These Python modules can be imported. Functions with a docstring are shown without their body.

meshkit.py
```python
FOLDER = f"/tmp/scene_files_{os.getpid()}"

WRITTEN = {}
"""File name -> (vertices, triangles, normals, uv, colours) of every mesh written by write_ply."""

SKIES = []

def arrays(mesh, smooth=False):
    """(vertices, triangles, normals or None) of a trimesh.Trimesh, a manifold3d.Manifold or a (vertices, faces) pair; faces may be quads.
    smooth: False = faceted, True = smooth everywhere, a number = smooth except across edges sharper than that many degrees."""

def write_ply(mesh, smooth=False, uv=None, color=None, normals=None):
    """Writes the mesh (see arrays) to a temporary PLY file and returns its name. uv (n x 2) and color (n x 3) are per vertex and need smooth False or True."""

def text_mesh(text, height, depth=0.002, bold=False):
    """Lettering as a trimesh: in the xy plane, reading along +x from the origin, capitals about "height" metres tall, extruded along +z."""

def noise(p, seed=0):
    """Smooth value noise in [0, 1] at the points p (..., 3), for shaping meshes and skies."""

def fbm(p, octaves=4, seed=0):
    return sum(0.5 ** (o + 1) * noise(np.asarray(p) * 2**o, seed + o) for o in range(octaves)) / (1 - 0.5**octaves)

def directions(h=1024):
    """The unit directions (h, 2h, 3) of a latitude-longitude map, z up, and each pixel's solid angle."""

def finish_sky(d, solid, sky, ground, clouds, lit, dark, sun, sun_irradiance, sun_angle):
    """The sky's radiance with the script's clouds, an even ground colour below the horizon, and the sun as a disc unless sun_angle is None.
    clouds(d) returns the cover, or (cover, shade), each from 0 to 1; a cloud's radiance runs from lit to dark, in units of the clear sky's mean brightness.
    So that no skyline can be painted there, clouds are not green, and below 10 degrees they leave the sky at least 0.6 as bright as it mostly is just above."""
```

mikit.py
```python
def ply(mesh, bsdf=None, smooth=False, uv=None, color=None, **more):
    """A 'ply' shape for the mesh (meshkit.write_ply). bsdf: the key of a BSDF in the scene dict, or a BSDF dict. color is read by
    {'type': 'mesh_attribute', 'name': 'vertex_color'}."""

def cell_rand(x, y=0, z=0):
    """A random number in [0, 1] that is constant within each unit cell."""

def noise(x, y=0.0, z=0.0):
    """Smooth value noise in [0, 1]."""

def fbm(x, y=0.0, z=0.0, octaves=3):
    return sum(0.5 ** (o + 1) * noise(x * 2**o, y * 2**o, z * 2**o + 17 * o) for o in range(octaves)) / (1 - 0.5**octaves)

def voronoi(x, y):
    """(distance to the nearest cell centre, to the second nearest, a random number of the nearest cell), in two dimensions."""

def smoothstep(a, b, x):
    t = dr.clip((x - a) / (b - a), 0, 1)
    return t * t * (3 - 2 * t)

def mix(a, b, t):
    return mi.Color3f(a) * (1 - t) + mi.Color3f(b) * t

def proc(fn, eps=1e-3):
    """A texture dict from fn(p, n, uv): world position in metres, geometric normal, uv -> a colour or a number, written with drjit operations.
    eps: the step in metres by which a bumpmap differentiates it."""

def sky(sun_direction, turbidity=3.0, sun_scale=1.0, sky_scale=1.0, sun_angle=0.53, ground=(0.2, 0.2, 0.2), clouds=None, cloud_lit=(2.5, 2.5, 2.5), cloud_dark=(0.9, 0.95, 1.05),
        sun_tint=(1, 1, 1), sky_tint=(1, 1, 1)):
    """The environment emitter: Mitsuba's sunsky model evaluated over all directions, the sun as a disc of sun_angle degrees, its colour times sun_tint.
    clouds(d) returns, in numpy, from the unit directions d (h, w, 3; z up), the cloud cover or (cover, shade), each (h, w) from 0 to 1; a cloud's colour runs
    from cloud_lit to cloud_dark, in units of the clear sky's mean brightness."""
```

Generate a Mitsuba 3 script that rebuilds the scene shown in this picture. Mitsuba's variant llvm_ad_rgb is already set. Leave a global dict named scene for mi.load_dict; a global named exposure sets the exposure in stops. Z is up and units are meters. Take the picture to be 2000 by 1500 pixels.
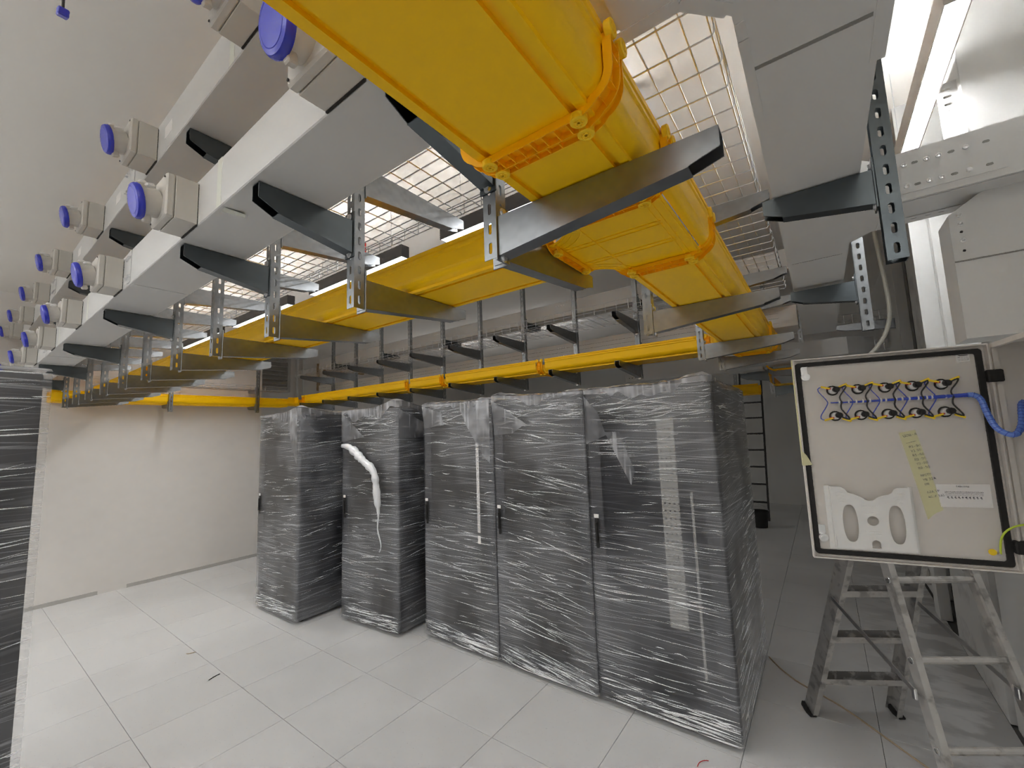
import math, random
import numpy as np, trimesh, mitsuba as mi, mikit, meshkit
import drjit as dr
from shapely.geometry import Polygon, LineString, Point, box as sbox
from shapely.ops import unary_union
from mikit import proc, noise, fbm, smoothstep, mix, cell_rand

# ------------------------------------------------------------------ camera, light, exposure
T = mi.ScalarTransform4f
CAM = np.array([6.5064, -0.8126, 1.7513])
YAW, PITCH, ROLL, FPX = math.radians(36.154), math.radians(6.323), math.radians(-2.073), 821.43
FWD = np.array([-math.sin(YAW) * math.cos(PITCH), math.cos(YAW) * math.cos(PITCH), math.sin(PITCH)])
RGT = np.array([math.cos(YAW), math.sin(YAW), 0.0])
UPV = np.cross(RGT, FWD)
UPV = -math.sin(ROLL) * RGT + math.cos(ROLL) * UPV
exposure = 0.5
LAMP = 33.0            # radiance of the pendant diffusers
UPLIGHT = 24.0         # radiance of the glow added on the pendant tops to brighten the ceiling
LAMP_RGB = (1.0, 1.0, 1.0)

scene, labels = {}, {}
scene['camera'] = {'type': 'perspective', 'fov': math.degrees(2 * math.atan(1000 / FPX)), 'fov_axis': 'x', 'near_clip': 0.02, 'far_clip': 100.0,
                   'to_world': T().look_at(origin=CAM.tolist(), target=(CAM + FWD).tolist(), up=UPV.tolist())}
rng = random.Random(7)
nrs = np.random.RandomState(11)

# ------------------------------------------------------------------ materials
def rgb(c): return {'type': 'rgb', 'value': list(map(float, c))}
def pri(name, c, rough=0.5, spec=0.5, metal=0.0, two=True, bump=None, **kw):
    d = {'type': 'principled', 'base_color': c if isinstance(c, dict) else rgb(c), 'roughness': rough, 'metallic': metal, **kw}
    if metal == 0: d['specular'] = spec
    if bump: d = {'type': 'bumpmap', 'arbitrary': bump[0], 'scale': bump[1], 'bsdf': d}
    scene[name] = {'type': 'twosided', 'bsdf': d} if two else d
    return name

def f_floor(p, n, uv):
    tone = cell_rand(dr.floor(p.x / 0.6), dr.floor(p.y / 0.6), 3)
    sp = noise(p.x * 230, p.y * 230, 1.5)
    sp2 = noise(p.x * 120, p.y * 120, 7.5)
    dark = smoothstep(0.80, 0.90, sp) * 0.30 + smoothstep(0.82, 0.92, sp2) * 0.22
    base = 0.58 + 0.025 * tone - 0.05 * smoothstep(0.45, 0.75, fbm(p.x * 1.3, p.y * 1.3, 2.0))
    # dust and cement trodden into the tiles near the ladder
    dirt = smoothstep(6.4, 7.1, p.x) * smoothstep(0.42, 0.62, fbm(p.x * 5, p.y * 9, 4.0, 4)) * 0.30
    v = base * (1 - dark) * (1 - dirt)
    return mi.Color3f(v * 0.985, v * 0.995, v)
pri('floor_tile_mat', proc(f_floor), 0.34, 0.45)
pri('joint_mat', (0.10, 0.10, 0.10), 0.9, 0.1)
def f_wall(p, n, uv):
    v = 1 - 0.05 * smoothstep(0.4, 0.7, fbm(p.x * 0.9, p.y * 0.9, p.z * 1.1, 4)) - 0.03 * noise(p.x * 14, p.y * 14, p.z * 14)
    return mi.Color3f(0.72, 0.695, 0.665) * v
pri('wall_paint', proc(f_wall), 0.75, 0.25)
pri('ceiling_paint', (0.71, 0.69, 0.65), 0.85, 0.2)
pri('white_panel', (0.66, 0.665, 0.65), 0.5, 0.35)
def f_plaster(p, n, uv):
    v = 0.55 - 0.12 * smoothstep(0.45, 0.7, fbm(p.x * 6, p.y * 6, p.z * 6, 4)); return mi.Color3f(v, v, v * 0.98)
pri('plaster', proc(f_plaster), 0.9, 0.1)
pri('skirting', (0.42, 0.41, 0.39), 0.5, 0.4)
def f_galv(p, n, uv):
    s = noise(p.x * 60, p.y * 60, p.z * 60); m = fbm(p.x * 9, p.y * 9, p.z * 9)
    v = 0.20 + 0.05 * s + 0.10 * m; return mi.Color3f(v * 0.93, v * 0.99, v * 1.04)
pri('galvanised', proc(f_galv), 0.30, metal=1.0)
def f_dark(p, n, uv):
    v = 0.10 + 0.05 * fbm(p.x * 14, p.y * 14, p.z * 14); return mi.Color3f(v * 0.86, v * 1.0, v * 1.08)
pri('dark_shaded_zinc', proc(f_dark), 0.30, metal=1.0)  # passivated zinc; base lowered to hold the near post's shade and dark reflections
pri('zinc_wire', (0.60, 0.62, 0.64), 0.32, metal=1.0)
pri('bright_zinc', (0.80, 0.81, 0.82), 0.22, metal=1.0)
pri('trunk_paint', (0.60, 0.605, 0.60), 0.42, 0.45)
pri('trunk_inside', (0.20, 0.20, 0.19), 0.6, 0.3)
pri('yellow', (0.96, 0.56, 0.0), 0.38, 0.25)
pri('yellow_bracket', (0.95, 0.47, 0.0), 0.40, 0.25)
pri('yellow_knob', (0.92, 0.58, 0.01), 0.45, 0.3)
pri('socket_grey', (0.56, 0.54, 0.50), 0.42, 0.45)
pri('socket_blue', (0.022, 0.030, 0.40), 0.22, 0.5)
pri('black_rubber', (0.012, 0.012, 0.012), 0.6, 0.3)
pri('rack_black', (0.020, 0.021, 0.026), 0.32, 0.5)
pri('rack_frame', (0.060, 0.062, 0.070), 0.4, 0.5)
pri('rack_mesh', (0.035, 0.034, 0.034), 0.5, 0.4)
pri('rack_light', (0.34, 0.34, 0.33), 0.45, 0.5)
pri('white_plastic', (0.74, 0.74, 0.73), 0.4, 0.5)
pri('lamp_black', (0.02, 0.02, 0.022), 0.4, 0.5)
pri('lamp_white', (0.55, 0.51, 0.47), 0.4, 0.4)
pri('panel_paint', (0.63, 0.60, 0.565), 0.45, 0.4)
pri('aluminium', (0.62, 0.61, 0.60), 0.38, metal=1.0)
def f_alu(p, n, uv):
    v = 0.50 + 0.14 * noise(p.x * 30, p.y * 30, p.z * 30) - 0.22 * smoothstep(0.5, 0.72, fbm(p.x * 22, p.y * 22, p.z * 22, 4))
    return mi.Color3f(v, v * 0.98, v * 0.95)
pri('worn_aluminium', proc(f_alu), 0.45, metal=0.75)
pri('worn_tread', proc(lambda p, n, uv: mi.Color3f(0.16 + 0.22 * smoothstep(0.5, 0.7, fbm(p.x * 40, p.y * 14, p.z * 40, 4)))), 0.6, metal=0.3)
pri('blue_wire', (0.03, 0.06, 0.42), 0.35, 0.5)
pri('blue_wrap', (0.10, 0.20, 0.62), 0.3, 0.6)
pri('black_wire', (0.015, 0.015, 0.015), 0.4, 0.5)
pri('red_wire', (0.45, 0.02, 0.02), 0.4, 0.5)
pri('yellow_mark', (0.85, 0.60, 0.02), 0.4, 0.5)
pri('green_yellow', (0.50, 0.62, 0.05), 0.4, 0.5)
pri('green_wire', (0.18, 0.55, 0.03), 0.4, 0.5)
pri('tape', (0.62, 0.60, 0.37), 0.6, 0.3)
pri('pale_tape', (0.66, 0.68, 0.62), 0.6, 0.3)
pri('paper', (0.78, 0.77, 0.76), 0.6, 0.3)
pri('ink', (0.03, 0.03, 0.04), 0.7, 0.2)
pri('tan_cable', (0.42, 0.33, 0.22), 0.5, 0.4)
pri('grey_hose', (0.46, 0.45, 0.40), 0.5, 0.4)
pri('bucket_black', (0.012, 0.013, 0.013), 0.5, 0.4)
pri('carton', (0.36, 0.26, 0.16), 0.8, 0.2)
pri('red_paint', (0.35, 0.015, 0.012), 0.35, 0.5)
pri('film_fold_glint', (0.78, 0.80, 0.83), 0.20, 0.7)  # near white, so wrinkle glints sit in the colour; also the film twist
def f_haze_glint(p, n, uv):
    # film haze with wrinkle highlights painted in as whiter straight streaks along the wrap (uv.x along, uv.y up, in metres)
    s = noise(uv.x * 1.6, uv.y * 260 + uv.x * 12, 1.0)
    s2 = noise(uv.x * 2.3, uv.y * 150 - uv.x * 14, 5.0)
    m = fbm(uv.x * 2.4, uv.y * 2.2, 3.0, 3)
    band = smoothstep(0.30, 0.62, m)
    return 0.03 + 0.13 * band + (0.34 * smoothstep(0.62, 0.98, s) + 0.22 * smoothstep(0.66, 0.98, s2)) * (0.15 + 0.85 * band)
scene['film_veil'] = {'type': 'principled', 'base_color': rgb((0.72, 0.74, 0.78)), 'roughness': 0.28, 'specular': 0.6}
scene['film'] = {'type': 'blendbsdf', 'weight': proc(f_haze_glint), 'bsdf_0': {'type': 'thindielectric', 'int_ior': 1.5}, 'bsdf_1': {'type': 'twosided', 'bsdf': {'type': 'ref', 'id': 'film_veil'}}}
def f_hood(p, n, uv):
    s = noise(uv.x * 60, uv.y * 5 + uv.x * 3, 1.0); m = fbm(uv.x * 7, uv.y * 6, 3.0)
    return 0.10 + 0.30 * smoothstep(0.6, 0.95, s) + 0.30 * smoothstep(0.35, 0.75, m)
scene['film_hood'] = {'type': 'blendbsdf', 'weight': proc(f_hood), 'bsdf_0': {'type': 'thindielectric', 'int_ior': 1.5}, 'bsdf_1': {'type': 'twosided', 'bsdf': {'type': 'ref', 'id': 'film_veil'}}}

# ------------------------------------------------------------------ helpers
def M4(x=(1, 0, 0), y=(0, 1, 0), z=(0, 0, 1), o=(0, 0, 0)):
    m = np.eye(4); m[:3, 0], m[:3, 1], m[:3, 2], m[:3, 3] = x, y, z, o; return m
def rot(axis, deg, o=(0, 0, 0)):
    m = trimesh.transformations.rotation_matrix(math.radians(deg), axis); m[:3, 3] = o; return m
class MB:
    def __init__(s): s.v, s.f, s.n = [], [], 0
    def add(s, m, M=None):
        v = np.asarray(m.vertices, float)
        f = np.asarray(m.faces, int)
        if M is not None:
            v = v @ M[:3, :3].T + M[:3, 3]
            if np.linalg.det(M[:3, :3]) < 0: f = f[:, ::-1]
        s.v.append(v); s.f.append(f + s.n); s.n += len(v); return s
    def box(s, x0, x1, y0, y1, z0, z1, M=None):
        m = trimesh.creation.box((abs(x1 - x0), abs(y1 - y0), abs(z1 - z0))); m.apply_translation(((x0 + x1) / 2, (y0 + y1) / 2, (z0 + z1) / 2)); return s.add(m, M)
    def rbox(s, x0, x1, y0, y1, z0, z1, r=0.004, M=None):
        h = np.array([x1 - x0, y1 - y0, z1 - z0]) / 2; c = np.array([x1 + x0, y1 + y0, z1 + z0]) / 2
        pts = [c + np.array(sg) * (h - r * (np.arange(3) != k)) for sg in np.ndindex(2, 2, 2) for sg in [np.array(sg) * 2 - 1] for k in range(3)]
        return s.add(trimesh.convex.convex_hull(np.array(pts)), M)
    def poly(s, poly, h, M=None, z0=0.0):
        for g in getattr(poly, 'geoms', [poly]):
            if g.is_empty or g.area < 1e-9: continue
            m = trimesh.creation.extrude_polygon(g, h, engine='earcut'); m.apply_translation((0, 0, z0)); s.add(m, M)
        return s
    def tube(s, path, r, n=6, M=None, closed=False):
        p = np.asarray(path, float); k = len(p)
        t = np.gradient(p, axis=0) if not closed else np.roll(p, -1, 0) - np.roll(p, 1, 0)
        t /= np.linalg.norm(t, axis=1, keepdims=True) + 1e-12
        u = np.cross(t[0], [0.31, 0.17, 0.93]); u /= np.linalg.norm(u); rings = []
        rr = np.broadcast_to(np.asarray(r, float), (k,))
        for i in range(k):
            u = u - t[i] * (u @ t[i]); u /= np.linalg.norm(u) + 1e-12; w = np.cross(t[i], u)
            a = np.arange(n) * 2 * math.pi / n
            rings.append(p[i] + rr[i] * (np.cos(a)[:, None] * u + np.sin(a)[:, None] * w))
        v = np.vstack(rings); f = []
        for i in range(k if closed else k - 1):
            for j in range(n):
                a, b = i * n + j, i * n + (j + 1) % n; c, d = ((i + 1) % k) * n + j, ((i + 1) % k) * n + (j + 1) % n
                f += [[a, b, d], [a, d, c]]
        if not closed:
            for j in range(1, n - 1): f += [[0, j + 1, j], [(k - 1) * n, (k - 1) * n + j, (k - 1) * n + j + 1]]
        return s.add(trimesh.Trimesh(v, f, process=False), M)
    def lathe(s, prof, n=24, M=None):
        return s.add(trimesh.creation.revolve(np.asarray(prof, float), sections=n), M)
    def cyl(s, r, h, n=12, M=None, z0=0.0):
        m = trimesh.creation.cylinder(radius=r, height=h, sections=n); m.apply_translation((0, 0, z0 + h / 2)); return s.add(m, M)
    def grid(s, P, M=None):   # P (a, b, 3)
        a, b = P.shape[:2]; i = np.arange(a * b).reshape(a, b)
        q = np.stack([i[:-1, :-1], i[1:, :-1], i[1:, 1:], i[:-1, 1:]], -1).reshape(-1, 4)
        return s.add(trimesh.Trimesh(P.reshape(-1, 3), np.vstack([q[:, [0, 1, 2]], q[:, [0, 2, 3]]]), process=False), M)
    def mesh(s): return trimesh.Trimesh(np.vstack(s.v), np.vstack(s.f), process=False)
    def ply(s, bsdf, smooth=False, **kw): return mikit.ply(s.mesh(), bsdf, smooth, **kw)

used = {}
def fresh(key):
    n = used.get(key, 0); used[key] = n + 1
    return key if n == 0 else f'{key}_{n:03d}'
def put(parent, part, shape, M=None, label=None, kind=None):
    key = fresh(part if parent is None else parent + '__' + part)
    scene[key] = dict(shape) if M is None else {**shape, 'to_world': T(np.asarray(M, float).tolist())}
    if label or kind: labels[key] = {**({'label': label} if label else {}), **({'kind': kind} if kind else {})}
    return key
def thing(name, label, cat, group=None):
    key = fresh(name); labels[key] = {'label': label, 'category': cat}
    if group: labels[key]['group'] = group
    return key
def structure(name, shape=None, parent=None):
    key = fresh(name if parent is None else parent + '__' + name)
    if shape is not None: scene[key] = shape
    labels[key] = {'kind': 'structure'}
    return key
ORD = ['first', 'second', 'third', 'fourth', 'fifth', 'sixth', 'seventh', 'eighth', 'ninth', 'tenth', 'eleventh', 'twelfth']
def slot(cx, cy, w, h):
    r = min(w, h) / 2
    return LineString([(cx, cy - h / 2 + r), (cx, cy + h / 2 - r + 1e-6)]).buffer(r, quad_segs=3) if h >= w else LineString([(cx - w / 2 + r, cy), (cx + w / 2 - r, cy)]).buffer(r, quad_segs=3)
def smooth_path(pts, n=8):
    from scipy.interpolate import CubicSpline
    pts = np.asarray(pts, float); t = np.r_[0, np.cumsum(np.linalg.norm(np.diff(pts, axis=0), axis=1))]
    return CubicSpline(t, pts)(np.linspace(0, t[-1], n * (len(pts) - 1) + 1))
XZ = M4((1, 0, 0), (0, 0, 1), (0, -1, 0))       # polygon (u, v) -> (x, z), thickness towards -y
YZ = M4((0, 1, 0), (0, 0, 1), (1, 0, 0))        # polygon (u, v) -> (y, z), thickness towards +x
def at(M, o): m = M.copy(); m[:3, 3] = o; return m
def move(o): return M4(o=o)

CEIL = 3.47
# ------------------------------------------------------------------ the room
XL, XR, YB, YF, XREC, YCOR = -0.594, 7.22, 9.93, -3.6, -1.75, 2.19
structure('floor', MB().box(XREC - .2, XR + .2, YF - .2, YB + .2, -0.06, -0.012).ply('joint_mat'))
tile = MB().rbox(0.0012, 0.5988, 0.0012, 0.5988, -0.012, 0.0, 0.0012).ply('floor_tile_mat')
for i in range(-1, 12):
    for j in range(-2, 17):
        scene[fresh('floor__tile')] = {**tile, 'to_world': T().translate((i * 0.6, j * 0.6, 0))}
structure('ceiling', MB().box(XREC - .2, XR + .2, YF - .2, YB + .2, CEIL, CEIL + .1).ply('ceiling_paint'))
structure('wall_left', MB().box(XREC - .1, XL, YF, YCOR, 0, CEIL).ply('wall_paint'))
structure('wall_left_rear', MB().box(XREC - .1, XREC, YCOR, YB, 0, CEIL).ply('wall_paint'))
structure('wall_back', MB().box(XREC - .1, XR + .1, YB, YB + .1, 0, CEIL).ply('white_panel'))
structure('wall_right', MB().box(XR, XR + .12, YF, 2.86, 0, CEIL).ply('white_panel'))
wr2 = MB(); wr2.box(XR - .02, XR + .12, 2.9, 4.0, 0, CEIL); structure('wall_right_rear', wr2.ply('plaster'))
structure('wall_right_far', MB().box(XR, XR + .12, 5.0, YB, 0, CEIL).ply('white_panel'))
structure('wall_niche', MB().box(XR + .5, XR + .6, 3.9, 5.1, 0, CEIL).ply('trunk_inside'))
structure('wall_front', MB().box(XREC - .1, XR + .1, YF - .1, YF, 0, CEIL).ply('wall_paint'))
bb = MB(); bb.box(XL, XL + .004, YF, 0.44, 0, 0.042); structure('baseboard_left', bb.ply('skirting'))
bb = MB(); bb.box(XL, XL + .006, 0.70, YCOR, 0, 0.042); structure('baseboard_left_rear', bb.ply('skirting'))

# ------------------------------------------------------------------ ceiling posts with cantilever arms
ZB, ZA, ZM, ZD, ZU = 2.18, 2.285, 2.70, 2.48, 2.94      # post ends, tops of tray arms, of mesh arms, of lower and upper duct arms
def post_mesh(w, pw, sw, sh, pitch, L):
    mb = MB(); zs = np.arange(pitch * .55, L - .02, pitch); th = .0022
    def plate(width, slw, off):
        return sbox(0, 0, width, L).difference(unary_union([slot(width / 2, z + off, slw, sh) for z in zs]))
    mb.poly(plate(pw, sw, 0), th, M4((1, 0, 0), (0, 0, 1), (0, -1, 0), (-pw, th, 0)))          # face towards -y
    mb.poly(plate(w, sw, 0), th, M4((0, 1, 0), (0, 0, 1), (1, 0, 0), (-th, 0, 0)))              # face towards +x
    mb.poly(plate(pw, sw, .012), th, M4((1, 0, 0), (0, 0, 1), (0, -1, 0), (-pw, w, 0)))         # face towards +y
    return mb
LP = CEIL - ZB
ch41 = post_mesh(.041, .041, .0105, .030, .052, LP).ply('galvanised')
ch45m = post_mesh(.042, .045, .013, .031, .057, LP); ch45 = ch45m.ply('dark_shaded_zinc'); ch45b = ch45m.ply('galvanised')
def arm_mesh(L, tip, root, cham, chh, w=.041):
    mb = MB(); th = .0022
    side = Polygon([(0, 0), (L, 0), (L, -tip), (L - cham, -chh), (0, -root)])
    for s in (-1, 1): mb.poly(side, th, M4((1, 0, 0), (0, 0, 1), (0, -1, 0), (0, s * (w / 2 - th / 2) + th / 2, 0)))
    top = sbox(0, -w / 2, L, w / 2)
    n = max(2, int(L / .13))
    top = top.difference(unary_union([slot((k + .5) * L / n, 0, L / n - .028, .009) for k in range(n)]))
    mb.poly(top, th, move((0, 0, -th)))
    a = np.array([[0, -w / 2, -root], [L - cham, -w / 2, -chh], [L - cham, w / 2, -chh], [0, w / 2, -root]])     # folded lower flange
    mb.add(trimesh.convex.convex_hull(np.vstack([a, a - [0, 0, .0025]])))
    return mb
def base_mesh(root): return MB().rbox(0, .005, -.026, .026, -root - .014, .034, .001)
bolt_mb = MB().cyl(.0085, .006, 6).cyl(.012, .0015, 12, z0=-.0005)
bolt = bolt_mb.ply('bright_zinc')
ARM = {'tray': (arm_mesh(.51, .040, .10, .056, .056), .10), 'mesh': (arm_mesh(.51, .040, .105, .07, .06), .105),
       'duct': (arm_mesh(.302, .046, .112, .056, .072), .112), 'strut': (arm_mesh(.275, .046, .10, .05, .066), .10), 'wall': (arm_mesh(.26, .03, .06, .04, .045), .06)}
ARM = {k: (m.ply('dark_shaded_zinc' if k in ('duct', 'strut') else 'galvanised'), base_mesh(r).ply('dark_shaded_zinc' if k in ('duct', 'strut') else 'galvanised'), r) for k, (m, r) in ARM.items()}
DIRS = {'+y': (0, 1), '-y': (0, -1), '+x': (1, 0), '-x': (-1, 0)}
def add_arm(post, kind, d, root, z):
    m, b, r = ARM[kind]; dx, dy = DIRS[d]
    M = M4((dx, dy, 0), (-dy, dx, 0), (0, 0, 1), (root[0], root[1], z))
    a = put(post, 'arm', m, M); put(a, 'base_plate', b, M)
    for dz in (.018, -r - .002): put(a, 'bolt', bolt, M @ M4((0, 1, 0), (0, 0, 1), (1, 0, 0), (.005, 0, dz)))
def post(x, y, label, group, arms, zb=ZB, ch=None, w=.041):
    t = thing('ceiling_post', label, 'ceiling post', group)
    put(t, 'channel', ch or ch41, move((x, y, zb)) if zb == ZB else M4(z=(0, 0, (CEIL - zb) / LP), o=(x, y, zb)))
    for kind, d, z in arms:
        c = {'+y': (x - w / 2, y + w), '-y': (x - w / 2, y), '+x': (x, y + w / 2), '-x': (x - w - .002, y + w / 2)}[d]
        add_arm(t, kind, d, c, z)
    return t
YP = -0.018
G1, G2, G3 = 'slotted posts along the front tray run', 'slotted posts along the crossing tray run', 'slotted posts above the rear of the racks'
def mx(i): return 5.895 - 0.61 * i
lower_trunk_arm, upper_trunk_arm = (0, 1, 2, 4, 6, 8, 10), (0, 2, 4, 6, 8, 10)
for i in range(11):
    arms = []
    if i in lower_trunk_arm: arms.append(('duct', '-y', ZD))
    if i in upper_trunk_arm: arms.append(('duct', '-y', ZU))
    arms.append(('tray', '+y', ZA))
    if i > 0: arms.append(('mesh', '+y', ZM))
    if i == 0: arms += [('tray', '+x', ZA)]
    lab = ('nearest galvanised slotted post, carrying a yellow tray arm to the right at the tray corner' if i == 0 else
           f'{ORD[i]} galvanised slotted post, counted from the camera, in the row beside the grey socket ducts' if i < 10 else
           'farthest galvanised slotted post in the row beside the grey socket ducts')
    post(mx(i), YP, lab, G1, arms)
for k, y in enumerate((1.146, 2.222, 2.95)):
    post(5.905, y, f'{ORD[k + 1]} galvanised slotted post with an arm under the yellow tray crossing overhead', G2, [('tray', '+x', ZA), ('mesh', '+x', ZM)])
YQ = 2.925
row2 = [5.23 - 0.63 * i for i in range(9)]
for i, x in enumerate(row2):
    post(x, YQ, f'{ORD[i]} slotted post from the right in the row hanging behind the wrapped racks', G3, [('tray', '-y', ZA), ('mesh', '-y', ZM)] + ([('duct', '+y', ZD), ('duct', '+y', ZU)] if i % 2 == 0 else []))
for k, y in enumerate((0.93, 1.97)):
    post(-.235, y, ('left' if k == 0 else 'right') + ' slotted post carrying the yellow tray in front of the far left wall', 'slotted posts at the far wall', [('wall', '-x', 2.252), ('wall', '-x', 2.50)], zb=2.15)
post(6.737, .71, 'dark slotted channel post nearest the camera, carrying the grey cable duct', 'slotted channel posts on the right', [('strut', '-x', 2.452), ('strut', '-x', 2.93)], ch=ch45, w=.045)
post(6.752, 1.86, 'brightly lit white slotted channel post behind the nearest dark one', 'slotted channel posts on the right', [('strut', '-x', 2.436)], ch=ch45b, w=.045)

post(6.42, 4.60, 'slotted post in the dimness behind the panel door, carrying the far grey junction', 'slotted posts at the back', [('tray', '-x', 2.326)], zb=2.2)
post(6.12, 4.55, 'slotted post behind the rightmost wrapped rack, holding the far low tray', 'slotted posts at the back', [('strut', '+x', 2.126), ('strut', '-x', 2.296)], zb=2.05)
post(5.62, 5.56, 'slotted post behind the rightmost wrapped rack, holding a small yellow tray piece', 'slotted posts at the back', [('strut', '-x', 2.096), ('strut', '-x', 2.616)], zb=2.05)
# ------------------------------------------------------------------ yellow fibre trays
half = [(0, 0), (.085, 0), (.085, .009), (.102, .009), (.102, 0), (.118, 0), (.118, .010)] + \
       [(.118 + .030 * math.sin(a), .012 + .034 * (1 - math.cos(a))) for a in np.linspace(.25, math.pi / 2, 6)] + [(.148, .092), (.152, .096), (.152, .103), (.149, .105), (.149, .110), (.153, .113), (.153, .124), (.147, .124)]
prof = LineString([(-u, v) for u, v in half[::-1]] + half[1:]).buffer(.0016, cap_style='flat', join_style='mitre')
def tray(L): return MB().poly(prof, L, M4((0, 1, 0), (0, 0, 1), (1, 0, 0)))     # along +x from the origin, width along y
ZT = ZA + .0045
def tray_run(axis, c, a, b, label, z=ZT, group='yellow fibre trays'):
    t = thing('fibre_tray', label, 'cable tray', group)
    M = M4(o=(a, c, z)) if axis == 'x' else M4((0, 1, 0), (-1, 0, 0), (0, 0, 1), (c, a, z))
    put(t, 'channel', tray(b - a).ply('yellow', 30), M)
    return t, M
XT, YM, YR, XW = 6.12, .356, 2.70, -.435
TE = .225
tray_run('y', XT, -1.9, -.178, 'wide yellow fibre tray nearest the camera, filling the top of the picture')
tray_run('y', XT, -.178, YM - TE, 'short yellow fibre tray piece between two ribbed couplers above the nearest bracket')
tray_run('y', XT, YM + TE, YR - .24, 'yellow fibre tray running away from the tee towards the rear brackets')
tray_run('x', YM, 2.05, XT - TE, 'long yellow fibre tray lying on the arms beside the grey socket ducts')
tray_run('x', YM, -.2, 1.95, 'far end of the yellow fibre tray beside the grey socket ducts')
tray_run('x', YR, 4.44, XT - .24, 'long yellow fibre tray above the wrapped racks, right section', z=ZT)
tray_run('x', YR, 3.12, 4.34, 'yellow fibre tray section above the wrapped racks, second from right')
tray_run('x', YR, 2.52, 3.02, 'short yellow fibre tray section above the second wrapped rack')
tray_run('x', YR, .02, 2.42, 'leftmost yellow fibre tray section of the run above the wrapped racks')
tray_run('y', XW, -.1, YR - .24, 'yellow fibre tray on two posts in front of the far left wall', z=2.254)
tray_run('y', XT, YR + .24, 3.55, 'short yellow fibre tray end behind the rearmost bracket, near the open panel door')
tray_run('y', 6.25, 4.3, 5.9, 'far yellow fibre tray lying low behind the nearest rack, half hidden by the panel door', z=2.13)
tray_run('x', 5.35, 5.2, 5.9, 'small yellow fibre tray piece beside the top of the rightmost wrapped rack', z=2.10)

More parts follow.
